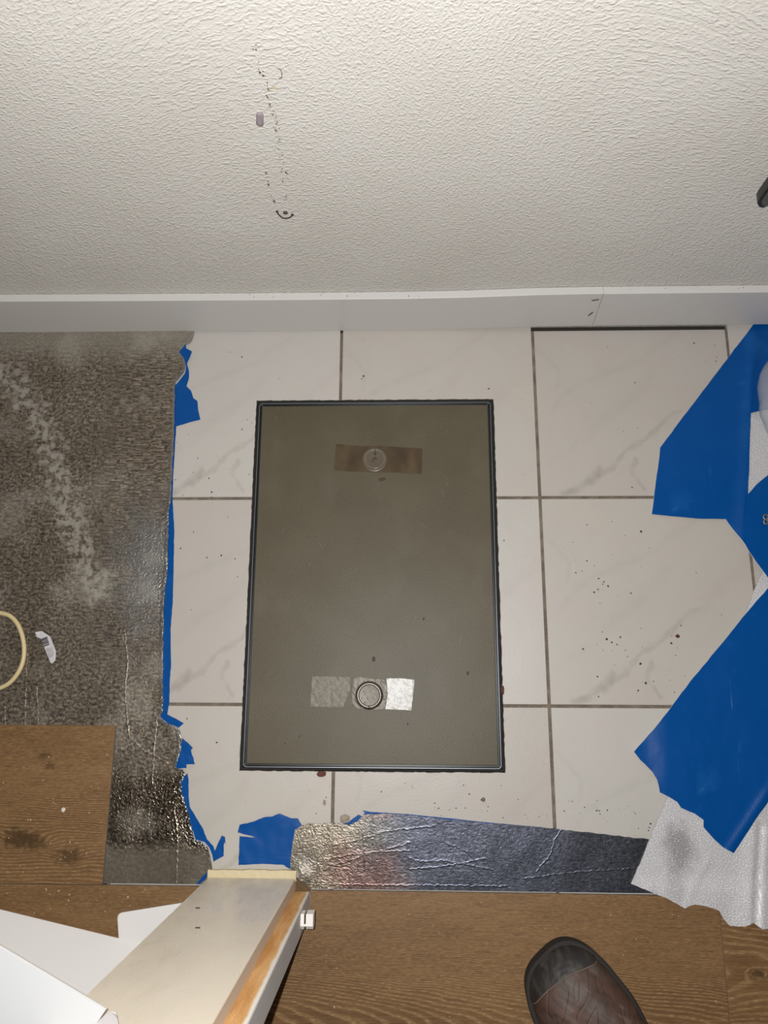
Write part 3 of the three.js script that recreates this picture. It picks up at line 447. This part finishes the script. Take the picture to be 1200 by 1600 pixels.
film([[-0.346, 0.0785], [-0.329, 0.0927], [-0.3318, 0.0965], [-0.3245, 0.1172], [-0.3374, 0.1173], [-0.3371, 0.1229], [-0.353, 0.123], [-0.3525, 0.1155], [-0.3477, 0.0985]], (x, z) => 0.0066 + 0.0008 * noise(x * 120, z * 120), 'small jagged triangular blue film scrap on the torn foil edge', {});
film([[-0.3369, 0.1305], [-0.3343, 0.1399], [-0.3327, 0.1631], [-0.3297, 0.1796], [-0.3189, 0.1951], [-0.3082, 0.2095], [-0.3004, 0.2257], [-0.2901, 0.2355], [-0.2878, 0.2417], [-0.2835, 0.2309], [-0.2783, 0.2201], [-0.2733, 0.2219], [-0.2718, 0.2326], [-0.2739, 0.2291], [-0.2746, 0.2345], [-0.2738, 0.2487], [-0.2889, 0.2569], [-0.2914, 0.2471], [-0.2968, 0.2365], [-0.3041, 0.2293], [-0.3179, 0.2259], [-0.326, 0.2061], [-0.3351, 0.1879], [-0.3421, 0.1714], [-0.3441, 0.1567], [-0.3458, 0.1455]],
  (x, z) => 0.0011 + 0.0003 * noise(x * 120, z * 120), 'curved blue film strip with a hooked tip near the door post', { ragged: 0.0003 });
film([[-0.2947, 0.2692], [-0.2979, 0.2789], [-0.308, 0.2869], [-0.311, 0.2861], [-0.3029, 0.2763]], () => 0.0068, 'tiny blue film sliver between foil and the left edge of the door post', { ragged: 0.0002 });
film([[-0.2518, 0.2045], [-0.2542, 0.2154], [-0.2404, 0.2188], [-0.2237, 0.2227], [-0.2393, 0.2215], [-0.251, 0.2207], [-0.251, 0.261], [-0.2192, 0.2593], [-0.1826, 0.2602], [-0.1738, 0.2655], [-0.1662, 0.2636], [-0.1651, 0.2361], [-0.1639, 0.2136], [-0.1574, 0.2036], [-0.1635, 0.1946], [-0.1733, 0.1947], [-0.1831, 0.1911], [-0.1911, 0.1876], [-0.2026, 0.1922], [-0.2152, 0.1933], [-0.2316, 0.1998]],
  (x, z) => 0.0009 + 0.0005 * noise(x * 60, z * 60) + 0.0022 * sstep(0.215, 0.19, z) * sstep(-0.175, -0.2, x), 'torn blue film patch with a slit on the tiles before the door post', { ragged: 0.0004 });
film([[-0.0945, 0.2023], [-0.0858, 0.1986], [-0.0714, 0.1885], [-0.0655, 0.1912], [-0.0617, 0.1857], [-0.0656, 0.1825], [-0.0549, 0.1843], [0.0062, 0.1874], [0.0641, 0.1923], [0.1217, 0.1977], [0.2076, 0.2041], [0.2055, 0.2077], [0.1215, 0.2031], [0.064, 0.1991], [0.0062, 0.1924], [-0.0519, 0.1911], [-0.0664, 0.1984], [-0.0828, 0.2058]], () => 0.0008, 'thin blue film edge showing along the top of the front foil strip', { ragged: 0.0002 });
// the folded sheets by the right-hand edge: blue film on white foam
function underlay(pts, height, label, backed = true) {
  const g = group('blue_underlay_sheet'); tag(g, label, 'underlay sheet', 'blue underlay sheets at the right edge');
  const o = rag(pts, 0.012, 0.0004, 80 + pts.length);
  if (backed) mesh('foam_backing', sheetUv(sheet(o, 0.004, (x, z) => height(x, z) - 0.0004, 0.0016), [0, 0, 1, 1]), foamBacking, g);
  mesh('film', sheetUv(sheet(o, 0.004, height, 0.0003), [0, 0, 1, 1]), blueM, g); return g;
}
// ---------- white foam ----------
const foamRect = [0.30, -0.50, 0.72, 0.36];
const foamSmudge = [0.4046, 0.2304];
const foamBump = tex(1024, 2048, foamRect, (x, z) => 0.5 + 0.26 * noise(x * 420, z * 420) + 0.26 * noise(x * 760, z * 760) + 0.14 * fbm(x * 30, z * 30, 3));
const foamMap = tex(1024, 2048, foamRect, (x, z) => {
  const n = noise(x * 560, z * 560) + 0.6 * noise(x * 900, z * 900); let c = mix3(rgb(188, 186, 188), rgb(212, 210, 212), clamp(0.5 + n));
  const d = Math.hypot((x - foamSmudge[0]) / 0.9, (z - foamSmudge[1]) / 1.3) + 0.016 * fbm(x * 50, z * 50, 3); c = mix3(c, rgb(118, 116, 116), 0.6 * sstep(0.036, 0.006, d)); c = mix3(c, rgb(150, 147, 147), 0.35 * sstep(0.1, 0.5, fbm(x * 24 + 3, z * 16, 3)));
  return n > 0.55 ? mix3(c, rgb(252, 252, 253), sstep(0.55, 0.8, n)) : c;
}, true);
const foamM = phys({ map: foamMap, roughness: 0.5, bumpMap: foamBump, bumpScale: 0.0010, clearcoat: 0.5, clearcoatRoughness: 0.3, transmission: 0.15, thickness: 0 });
const foamFoldA = [[0.5257, 0.1971], [0.5153, 0.2584], [0.5051, 0.3013], [0.4991, 0.3308]], foamFoldB = [[0.4494, 0.2418], [0.4262, 0.2723], [0.4037, 0.3075]];
const fm = mesh('foam_sheet', sheetUv(sheet(rag([[0.3943, 0.1586], [0.3788, 0.1857], [0.3621, 0.2188], [0.3455, 0.2524], [0.3296, 0.2786], [0.3522, 0.2869], [0.3792, 0.2969], [0.4031, 0.3094], [0.4079, 0.3068], [0.4174, 0.3042], [0.4337, 0.3065], [0.4525, 0.3123], [0.4579, 0.3232], [0.4661, 0.3324], [0.4845, 0.3313], [0.4978, 0.3261], [0.5079, 0.3335], [0.5318, 0.3324], [0.6143, 0.3264], [0.6736, 0.0222], [0.62, -0.1754], [0.5758, -0.1857], [0.565, -0.1702], [0.5471, -0.1345], [0.5329, -0.1042], [0.4637, -0.0152], [0.4131, 0.1173]], 0.008, 0.0005, 44), 0.004,
  (x, z) => 0.0064 + 0.0010 * fbm(x * 22, z * 22, 3) + 0.0048 * sstep(0.265, 0.29, z) + 0.006 * sstep(0.28, 0.335, z) * (0.5 + 0.5 * Math.sin(x * 62 + 1.2)) + 0.006 * Math.exp(-((lineDist(x, z, foamFoldA) / 0.02) ** 2)) - 0.0055 * Math.exp(-((lineDist(x, z, foamFoldA) / 0.005) ** 2)) + 0.0012 * Math.exp(-((lineDist(x, z, foamFoldB) / 0.003) ** 2)) - 0.0012 * sstep(0.17, 0.1, z), 0.0022), foamRect), foamM);
tag(fm, 'white foam sheet with a wavy cut edge lying over planks at right', 'foam sheet');
const fm2 = mesh('foam_sheet', sheetUv(sheet([[0.5701, -0.4692], [0.7127, -0.5028], [0.688, -0.3124], [0.5927, -0.2911], [0.5514, -0.2912]], 0.006, (x, z) => 0.0021 + 0.0004 * fbm(x * 40, z * 40, 3), 0.0016), foamRect), foamM);
tag(fm2, 'white foam piece showing between the blue sheets at right edge', 'foam sheet');

const wrinkA = [[0.5806, -0.4576], [0.5855, -0.5038], [0.5922, -0.5365], [0.6015, -0.5624], [0.614, -0.5778], [0.6306, -0.5896]];
const foldA = [[0.6012, -0.5963], [0.5791, -0.4504], [0.5601, -0.3118], [0.5429, -0.2266]];
underlay([[0.605, -0.6152], [0.5451, -0.5404], [0.4841, -0.464], [0.4269, -0.3916], [0.4247, -0.3771], [0.4146, -0.3296], [0.4043, -0.2776], [0.4464, -0.2732], [0.4771, -0.2699], [0.5223, -0.2688], [0.5362, -0.2432], [0.5578, -0.2064], [0.5791, -0.1702], [0.6031, -0.16], [0.6274, -0.2803], [0.5812, -0.2804], [0.5613, -0.3063], [0.5699, -0.3676], [0.5814, -0.4508], [0.5963, -0.4552], [0.7097, -0.4797], [0.728, -0.6212]],
  (x, z) => 0.0048 + 0.0035 * Math.exp(-((lineDist(x, z, foldA) / 0.012) ** 2)) + 0.0026 * Math.exp(-((lineDist(x + 0.003 * noise(x * 90, z * 90), z, wrinkA) / 0.0034) ** 2)) + 0.0014 * fbm(x * 9, z * 9, 3) + 0.0045 * sstep(-0.30, -0.24, z) * sstep(0.5, 0.56, x), 'upper blue underlay sheet with a long slanted edge reaching the baseboard');
underlay([[0.559, -0.3086], [0.5742, -0.3247], [0.5922, -0.3388], [0.711, -0.4424], [0.6946, -0.0939], [0.5756, -0.1721], [0.5553, -0.2071], [0.5457, -0.2311], [0.5486, -0.268]],
  (x, z) => 0.0135 + 0.0015 * fbm(x * 14 + 3, z * 14, 3), 'small folded blue flap on top of upper blue sheet', false);
const foldC = [[0.4714, 0.2359], [0.5078, 0.1899], [0.5573, 0.1248]];
underlay([[0.5758, -0.1574], [0.5363, -0.1159], [0.4695, -0.0414], [0.4402, -0.0103], [0.4119, 0.0234], [0.3797, 0.0615], [0.3482, 0.0943], [0.357, 0.1063], [0.373, 0.1227], [0.3788, 0.1337], [0.3812, 0.1518], [0.394, 0.158], [0.4057, 0.1652], [0.4107, 0.1732], [0.4298, 0.1811], [0.4421, 0.1899], [0.4412, 0.1997], [0.4521, 0.2128], [0.4675, 0.2276], [0.4816, 0.2353], [0.5096, 0.199], [0.5455, 0.1541], [0.6862, -0.0161], [0.7223, -0.2792]],
  (x, z) => 0.0108 + 0.0020 * fbm(x * 11, z * 11 + 5, 3) + 0.003 * Math.exp(-((lineDist(x, z, foldC) / 0.005) ** 2)) - 0.0045 * sstep(0.40, 0.36, x) * sstep(0.16, 0.12, z) + 0.003 * sstep(0.46, 0.55, x), 'lower large blue underlay sheet with a ragged torn tip lying over white foam');

{ // clear plastic bag slumped on the sheets
  const [cx, cz] = [0.6475, -0.4631];
  const g = new THREE.SphereGeometry(0.066, 48, 28); const p = g.attributes.position;
  for (let i = 0; i < p.count; i++) { let x = p.getX(i), y = p.getY(i), z = p.getZ(i); const k = 1 + 0.10 * fbm(x * 22 + 2, z * 22 + y * 9, 3) + 0.04 * noise(x * 70, z * 70); p.setXYZ(i, x * k * 0.95, Math.max(-0.018, y * 0.45 * k), z * k * 1.45); }
  g.computeVertexNormals();
  const bag = mesh('plastic_bag', g, phys({ color: 0xf2f4f6, roughness: 0.14, transmission: 0.85, thickness: 0, ior: 1.45 })); bag.position.set(cx, 0.031, cz);
  tag(bag, 'clear plastic bag slumped on the blue sheet at the right edge', 'bag');
}
{
  const [cx, cz] = [0.5842, -0.2664]; const g = group('steel_clip', [cx, 0.0165, cz]); tag(g, 'tiny grey metal clip lying on the small blue flap', 'clip');
  const m = std({ color: 0x8c877c, metalness: 0.7, roughness: 0.4 });
  for (const [dx, dz, r] of [[-0.002, -0.003, 0.0042], [-0.003, 0.005, 0.0036]]) { const t = new THREE.TorusGeometry(r, 0.0013, 7, 20); t.rotateX(Math.PI / 2); t.translate(dx, 0, dz); mesh('loop', t, m, g); }
  mesh('bridge', box(-0.0015, -0.0013, -0.003, 0.003, 0.0013, 0.005, 0.0005), m, g);
}

// ---------- loose things on the foil ----------
{
  const pts = [[-0.7004, -0.1222], [-0.6768, -0.1192], [-0.6572, -0.1145], [-0.6408, -0.1099], [-0.6267, -0.0976], [-0.6161, -0.0782], [-0.6104, -0.0569], [-0.6102, -0.0368], [-0.6163, -0.0188], [-0.6279, -0.0038], [-0.6424, 0.0042], [-0.6624, 0.0092], [-0.6933, 0.0093]];
  const g = new THREE.TubeGeometry(new THREE.CatmullRomCurve3(pts.map(([x, z]) => new THREE.Vector3(x, 0.0085, z))), 90, 0.0036, 10);
  const h = group('cable_loop'); tag(h, 'cream flexible cable loop lying on the foil at the left edge', 'cable');
  mesh('sheath', g, phys({ color: 0xcbb98c, roughness: 0.45 }), h);
  for (const [x, z] of [pts[0], pts[pts.length - 1]]) { const c = new THREE.SphereGeometry(0.0036, 10, 8); c.translate(x, 0.0085, z); mesh('cap', c, phys({ color: 0xcbb98c, roughness: 0.45 }), h); }
}
{
  const cv = document.createElement('canvas'); cv.width = 128; cv.height = 256; const c = cv.getContext('2d'); c.fillStyle = '#c2bfc0'; c.fillRect(0, 0, 128, 256); const r = rng(4); c.fillStyle = '#4c474a';
  for (let y = 50; y < 118; y += 1) { if (r() > 0.45) c.fillRect(14, y, 78, 1 + Math.floor(r() * 2)); } for (let x = 22; x < 100; x += 11) for (let y = 140; y < 206; y += 9) if (r() > 0.3) c.fillRect(x, y, 7, 4);
  const t = new THREE.CanvasTexture(cv); t.colorSpace = THREE.SRGBColorSpace; t.flipY = false;
  const q = [[-0.5952, -0.0836], [-0.586, -0.0856], [-0.5713, -0.0765], [-0.5595, -0.0532], [-0.559, -0.0391], [-0.5647, -0.034], [-0.5682, -0.038], [-0.5867, -0.0734], [-0.5943, -0.0764]];
  const g = sheet(q, 0.002, (x, z) => 0.0058 + 0.0006 * noise(x * 90, z * 90) + 0.004 * sstep(0.006, 0, Math.hypot(x - q[0][0], z - q[0][1])), 0.0003);
  // uv runs down the scrap's length
  const o = new THREE.Vector2(...q[1]), e = new THREE.Vector2(...q[5]).sub(o), L = e.length(); e.divideScalar(L); const p = g.attributes.position, uv = new Float32Array(p.count * 2);
  for (let i = 0; i < p.count; i++) { const dx = p.getX(i) - o.x, dz = p.getZ(i) - o.y; uv[2 * i] = 0.5 + (dx * -e.y + dz * e.x) / -0.024; uv[2 * i + 1] = (dx * e.x + dz * e.y) / L; }
  g.setAttribute('uv', new THREE.BufferAttribute(uv, 2));
  tag(mesh('label_scrap', g, std({ map: t, roughness: 0.6 })), 'torn white paper label with a printed code on the foil beside the cream cable', 'paper label');
}

// ---------- white boards, bottom left ----------
const whiteM = phys({ color: 0xe4e1de, roughness: 0.42, specularIntensity: 0.6 });
{
  const r = 0.007, pts = [[-0.4254, 0.3264], [-0.3435, 0.3134]], [ax, az] = pts[0], [bx, bz] = pts[1], L = 0.13, W = 0.16, g = group('board_offcut', [ax, 0.0072, az], -Math.atan2(bz - az, bx - ax));
  const o = roundRect(L / 2, W / 2, r).map(([x, z]) => [x + L / 2, z + W / 2]);
  const half = [[0, r], ...[0, 1, 2, 3].map((k) => [r - r * Math.cos(k * Math.PI / 6), r - r * Math.sin(k * Math.PI / 6)]), [0.118, 0], [0.118, 0.052], [0.1, W], [0, W]];
  mesh('face', slab(half, 0.0042, 0.0012, 0.0004), whiteM, g); mesh('core', slab(half, 0.003, 0.003, 0), std({ color: 0x8f8a86, roughness: 0.8 }), g);
  tag(g, 'white board offcut with a rounded corner lying flat on the planks behind the door post', 'board');
}
{ // a long panel standing on the floor and leaning back against a carton
  const [ax, az] = [-0.6007, 0.3222], [bx, bz] = [-0.401, 0.3625], turn = -Math.atan2(bz - az, bx - ax);
  const g = group('white_board', [bx, 0.0122, bz], turn); tag(g, 'wide white board leaning back beside the door post above the flat offcut', 'board');
  const lean = 0.74, b = box(-0.62, 0, 0, 0.045, 0.655, 0.012, 0.0012); b.rotateX(lean); mesh('face', b, whiteM, g);
}
{ // a white shelf board on top of the carton, its corner nearest the camera
  const h = 0.52, c = [[-0.2469, 0.2595], [-0.3407, 0.2141], [-0.2539, 0.2698]], ex = c[1][0] - c[0][0], ez = c[1][1] - c[0][1], far = [c[0][0] + ex * 2.6, c[0][1] + ez * 2.6];
  const g = group('white_shelf_board', [0, 0, 0]); tag(g, 'brightest white board with one sharp corner in front of the cream door post', 'board');
  const end = [c[0][0] + (c[2][0] - c[0][0]) * 1.3, c[0][1] + (c[2][1] - c[0][1]) * 1.3];
  const o = [c[0], end, [JX0 - 0.012, JZ - 0.004], [JX0 - 0.012, 1.45], [far[0], 1.45], far];
  mesh('face', slab(o, h, 0.0012, 0.0004), phys({ color: 0xa4a5a6, roughness: 0.6, specularIntensity: 0.4 }), g); mesh('core', slab(o, h - 0.0012, 0.0024, 0.0003), std({ color: 0xc4c1be, roughness: 0.8 }), g);
}
{
  const g = group('carton', [-0.58, 0.007, 1.035]); tag(g, 'brown cardboard carton behind the leaning white board holding up the bright board', 'carton');
  const m = std({ color: 0xa98257, roughness: 0.9 });
  mesh('body', box(-0.26, 0, -0.2, 0.26, 0.5, 0.2, 0.003), m, g); mesh('flap', box(-0.258, 0.4995, -0.198, -0.002, 0.5025, 0.198), m, g); mesh('flap', box(0.002, 0.4995, -0.198, 0.258, 0.5025, 0.198), m, g);
}
{ // scrap of torn tape hanging on the jamb under the bright board's corner
  const q = [[-0.2545, 0.5183], [-0.2525, 0.506], [-0.2506, 0.4984], [-0.2468, 0.497], [-0.2437, 0.5007], [-0.2409, 0.508], [-0.2339, 0.5222], [-0.226, 0.551], [-0.2409, 0.5516]], z = 0.2705;
  const s = new THREE.Shape(q.map(([x, y]) => new THREE.Vector2(x, y))), g = new THREE.ExtrudeGeometry(s, { depth: 0.0005, bevelEnabled: false }); g.translate(0, 0, z);
  const p = g.attributes.position; for (let i = 0; i < p.count; i++) p.setZ(i, p.getZ(i) + 0.003 * noise(p.getX(i) * 90, p.getY(i) * 90)); g.computeVertexNormals();
  tag(mesh('masking_tape_scrap', g, std({ color: 0xd8d3d4, roughness: 0.7 })), 'torn white tape scrap stuck on the cream door post below the bright board', 'tape');
}

// ---------- boot ----------
{
  const ax = new THREE.Vector2(0.66, 0.75).normalize(), tip = [0.1950, 0.3705];
  const boot = group('work_boot', [tip[0], 0.0072, tip[1]], -Math.atan2(ax.y, ax.x)); // local x runs from toe to heel, local z across
  tag(boot, 'worn brown leather work boot with a black rubber toe cap standing on the planks', 'boot');
  const LEN = 0.305;
  const half = (s, side) => { const toe = s < 0.075 ? Math.sqrt(Math.max(0, 1 - (1 - s / 0.075) ** 2)) : 1, heel = s > LEN - 0.04 ? Math.sqrt(Math.max(0, 1 - ((s - LEN + 0.04) / 0.04) ** 2)) : 1; const mid = 0.0595 - 0.018 * sstep(0.10, 0.20, s) + 0.003 * sstep(0.2, 0.27, s); return mid * Math.pow(toe, 0.68) * heel + (side > 0 ? 0.004 * sstep(0.02, 0.09, s) * (1 - sstep(0.1, 0.2, s)) : 0); };
  const off = (s) => 0.004 * sstep(0.0, 0.1, s);
  const crown = (s) => 0.010 + 0.044 * Math.sqrt(clamp(s / 0.05)) * (s < 0.05 ? 1 : 1) + 0.012 * sstep(0.05, 0.12, s) + 0.05 * sstep(0.11, 0.19, s) + 0.13 * sstep(0.17, 0.23, s);
  const outline = (grow) => { const a = [], b = []; for (let k = 0; k <= 56; k++) { const s = LEN * (0.5 - 0.5 * Math.cos(Math.PI * k / 56)), x = s * (1 + 2 * grow / LEN) - grow, m = 1 + grow / 0.057; a.push([x, half(s, 1) * m + off(s)]); if (k > 0 && k < 56) b.push([x, -half(s, -1) * m + off(s)]); } return [...a, ...b.reverse()]; };
  const soleM = std({ color: 0x1d1a18, roughness: 0.75 });
  mesh('sole', slab(outline(0.004), 0.026, 0.026, 0.003), soleM, boot);
  mesh('welt', slab(outline(0.0055), 0.0295, 0.0045, 0.0015), std({ color: 0x24201d, roughness: 0.7 }), boot);
  function shell(s0, s1, grow, rows = 46, cols = 34, edge = () => 0) {
    const pos = [], idx = [];
    for (let i = 0; i <= rows; i++) for (let j = 0; j <= cols; j++) {
      const th = Math.PI * j / cols, cs = Math.cos(th), sn = Math.sin(th), u = i / rows; let s = s0 + (s1 + edge(cs) - s0) * (s0 === 0 ? u * u * (1.6 - 0.6 * u) : u);
      s = clamp(s, 0.0002, LEN - 0.0006); const w = half(s, cs) * (1 + grow * 0.8 / 0.057), x = s - (s0 === 0 ? grow * (1 - u) ** 3 : 0), z = off(s) + Math.sign(cs) * Math.pow(Math.abs(cs), 0.75) * w, back = s > LEN - 0.05 ? Math.pow(Math.max(0, 1 - ((s - LEN + 0.05) / 0.05) ** 2), 0.25) : 1;
      const wr = 0.0022 * sstep(0.06, 0.1, s) * noise(s * 90, cs * 4 + 3) + 0.0008 * noise(s * 240, cs * 20);
      pos.push(x, 0.026 + (crown(s) * back + grow + wr) * Math.pow(sn, 0.7), z);
    }
    for (let i = 0; i < rows; i++) for (let j = 0; j < cols; j++) { const a = i * (cols + 1) + j, b = a + cols + 1; idx.push(a, b, a + 1, b, b + 1, a + 1); }
    const g = new THREE.BufferGeometry(); g.setAttribute('position', new THREE.Float32BufferAttribute(pos, 3)); g.setIndex(idx); g.computeVertexNormals(); return uvOver(g, [0, -0.1, 0.32, 0.1]);
  }
  const bootRect = [0, -0.1, 0.32, 0.1];
  const leatherMap = tex(768, 512, bootRect, (x, z) => { let c = mix3(rgb(64, 44, 36), rgb(86, 62, 51), clamp(0.5 + 1.2 * fbm(x * 26, z * 26, 4))); const grey = sstep(0.05, 0.4, fbm(x * 14 + 6, z * 40, 4)); c = mix3(c, rgb(82, 73, 66), 0.75 * grey); const s = noise(x * 60 + z * 160, z * 40 - x * 20); return s > 0.35 ? mix3(c, rgb(102, 90, 80), 0.5 * sstep(0.35, 0.7, s)) : mix3(c, rgb(48, 36, 30), 0.5 * sstep(0.15, 0.6, -s)); }, true);
  const leatherM = std({ map: leatherMap, roughness: 0.62, bumpMap: tex(768, 512, bootRect, (x, z) => 0.5 + 0.3 * fbm(x * 60, z * 60, 4) - 0.3 * sstep(0.85, 1, 1 - Math.abs(noise(x * 70 - z * 40, z * 26)))), bumpScale: 0.0016 });
  const rubberM = std({ map: tex(512, 512, bootRect, (x, z) => mix3(rgb(34, 32, 31), rgb(76, 71, 67), clamp(0.25 + 1.1 * fbm(x * 40 + z * 30, z * 90 - x * 60, 4))), true), roughness: 0.6 });
  mesh('upper', shell(0, LEN, 0), leatherM, boot);
  const capEdge = (cs) => 0.014 * cs * cs - 0.009 * cs;
  mesh('toe_cap', shell(0, 0.019, 0.0022, 26, 40, capEdge), rubberM, boot);
  const stitch = []; for (let j = 3; j <= 31; j++) { const th = Math.PI * j / 34, cs = Math.cos(th), s = 0.0205 + capEdge(cs), w = half(s, cs) + 0.0012, z = off(s) + Math.sign(cs) * Math.pow(Math.abs(cs), 0.75) * w; stitch.push(new THREE.Vector3(s, 0.0268 + (crown(s) + 0.001) * Math.pow(Math.sin(th), 0.7), z)); }
  mesh('seam', new THREE.TubeGeometry(new THREE.CatmullRomCurve3(stitch), 70, 0.0007, 6), std({ color: 0x6a6158, roughness: 0.8 }), boot);
  const col = new THREE.TorusGeometry(0.036, 0.008, 10, 30); col.rotateX(Math.PI / 2); col.scale(1.15, 1, 0.86); col.translate(0.252, 0.243, 0.004); mesh('collar', col, leatherM, boot);
  for (let k = 0; k < 5; k++) { const s = 0.135 + k * 0.014, y = 0.03 + crown(s); const c = new THREE.CatmullRomCurve3([-0.024, -0.01, 0.01, 0.024].map((z, i) => new THREE.Vector3(s + (i % 2) * 0.004, y - (Math.abs(z) > 0.02 ? 0.006 : -0.001), z + 0.004))); mesh('lace', new THREE.TubeGeometry(c, 12, 0.002, 6), std({ color: 0x2b2622, roughness: 0.9 }), boot); }
}

// ---------- black fitting on the wall, right edge ----------
{
  const q = [[0.457, 0.3445], [0.4559, 0.3523], [0.4558, 0.375], [0.4583, 0.4273], [0.4834, 0.4133], [0.4986, 0.3527], [0.4724, 0.3396], [0.4679, 0.335], [0.4617, 0.3378]];
  const g = group('wall_fitting', [0, 0, 0]); tag(g, 'dark plastic fitting with a rounded lower corner on the wall at right edge', 'fitting');
  const sh = (k) => { const cx = q.reduce((a, p) => a + p[0], 0) / q.length, cy = q.reduce((a, p) => a + p[1], 0) / q.length; return new THREE.Shape(new THREE.CatmullRomCurve3(q.map(([x, y]) => new THREE.Vector3(cx + (x - cx) * k, cy + (y - cy) * k, 0)), true, 'catmullrom', 0.25).getPoints(50).map((p) => new THREE.Vector2(p.x, p.y))); };
  const a = new THREE.ExtrudeGeometry(sh(0.97), { depth: 0.011, bevelEnabled: true, bevelSize: 0.001, bevelThickness: 0.0015, bevelSegments: 3 }); a.translate(0, 0, WALL + 0.0015); mesh('body', a, phys({ color: 0x201e20, roughness: 0.35 }), g);
  const b = new THREE.ExtrudeGeometry(sh(0.8), { depth: 0.001, bevelEnabled: true, bevelSize: 0.0005, bevelThickness: 0.0005 }); b.translate(0.001, 0.0006, WALL + 0.0145); mesh('face', b, phys({ color: 0x4b4d46, roughness: 0.3 }), g);
}

// ---------- grit ----------
function grit(name, label, list, m, seed, flat = 0.6) {
  const r = rng(seed), bits = [];
  for (const [n, x0, z0, x1, z1, s0, s1, y] of list) for (let k = 0; k < n; k++) { const s = mix(s0, s1, r() ** 3), g = new THREE.DodecahedronGeometry(s, 0); g.rotateX(r() * 6); g.rotateY(r() * 6); g.scale(0.7 + 0.7 * r(), flat, 0.7 + 0.7 * r()); g.rotateY(r() * 6); const x = mix(x0, x1, r()), z = mix(z0, z1, r()); if (x > HX0 - 0.004 && x < HX1 + 0.004 && z > HZ0 - 0.004 && z < HZ1 + 0.004 && y < 0.0006) continue; g.translate(x, y + s * flat * 0.55, z); bits.push(g); }
  return tag(mesh(name, mergeGeometries(bits), m), label, 'grit', null, 'stuff');
}
const darkGrit = std({ color: 0x4a4038, roughness: 0.9 });
grit('dark_grit', 'dark specks of grit scattered over the white tiles', [
  [150, -0.40, -0.60, 0.55, 0.23, 0.0003, 0.0015, 0.0002], [34, 0.26, -0.28, 0.40, -0.14, 0.0003, 0.0016, 0.0002], [60, 0.30, -0.10, 0.44, 0.02, 0.0003, 0.0017, 0.0002], [50, 0.28, 0.16, 0.40, 0.22, 0.0003, 0.0014, 0.0002],
  [30, -0.14, 0.14, 0.15, 0.19, 0.0003, 0.0013, 0.0002], [40, 0.0, 0.165, 0.30, 0.20, 0.0003, 0.0012, 0.0002], [24, -0.40, -0.43, -0.27, -0.2, 0.0003, 0.0014, 0.0002], [30, 0.45, -0.60, 0.58, -0.4, 0.0003, 0.0014, 0.0002]], darkGrit, 301);
grit('pale_grit', 'pale crumbs scattered over the oak planks', [[90, -0.63, 0.07, -0.46, 0.285, 0.0004, 0.0013, plankY], [50, -0.63, 0.29, -0.36, 0.34, 0.0004, 0.0014, plankY], [70, -0.13, 0.30, 0.50, 0.46, 0.0004, 0.0012, plankY]], std({ color: 0xb4a289, roughness: 0.9 }), 302);
{
  const one = (p, r, c, name, label, cat, sc = [1, 0.6, 1], y = 0) => { const g = new THREE.IcosahedronGeometry(r, 1), q = g.attributes.position; for (let i = 0; i < q.count; i++) { const k = 1 + 0.35 * noise(q.getX(i) * 900 + p[0] * 70, q.getZ(i) * 900 + q.getY(i) * 700); q.setXYZ(i, q.getX(i) * k, q.getY(i) * k, q.getZ(i) * k); } g.computeVertexNormals(); g.scale(...sc); const m = mesh(name, g, std({ color: c, roughness: 0.85 })); m.position.set(p[0], y + r * sc[1] * 0.8, p[1]); return tag(m, label, cat); };
  one([-0.1294, 0.1303], 0.0055, 0x5b352a, 'rust_chip', 'reddish brown rust chip at the lower edge of the hatch frame', 'chip', [1.3, 0.4, 0.8]);
  one([0.1521, 0.0036], 0.0045, 0x50301f, 'rust_chip', 'reddish brown rust chip against the right side of the hatch frame', 'chip', [0.6, 0.4, 1.6]);
  one([0.4301, -0.0804], 0.0032, 0x4f2620, 'paint_crumb', 'dark red crumb on the large tile at right', 'crumb');
  one([-0.5213, 0.1843], 0.0034, 0xd8d2c8, 'plaster_crumb', 'white plaster crumb on the short oak plank at left', 'crumb', [1, 0.7, 1], plankY);
  one([-0.0918, 0.1945], 0.0072, 0x958b7c, 'mortar_chunk', 'grey mortar chunk beside the grout line above the front foil strip', 'chunk', [1, 0.45, 0.9]);
  one([0.1179, 0.1653], 0.0032, 0x6d6255, 'mortar_crumb', 'small grey crumb on the tile between hatch and front foil strip', 'crumb');
  one([-0.1235, 0.1719], 0.0034, 0x8d8478, 'mortar_crumb', 'small grey crumb left of the front grout line below the hatch', 'crumb', [0.6, 0.3, 1.3]);
}

renderer.render(scene, camera);
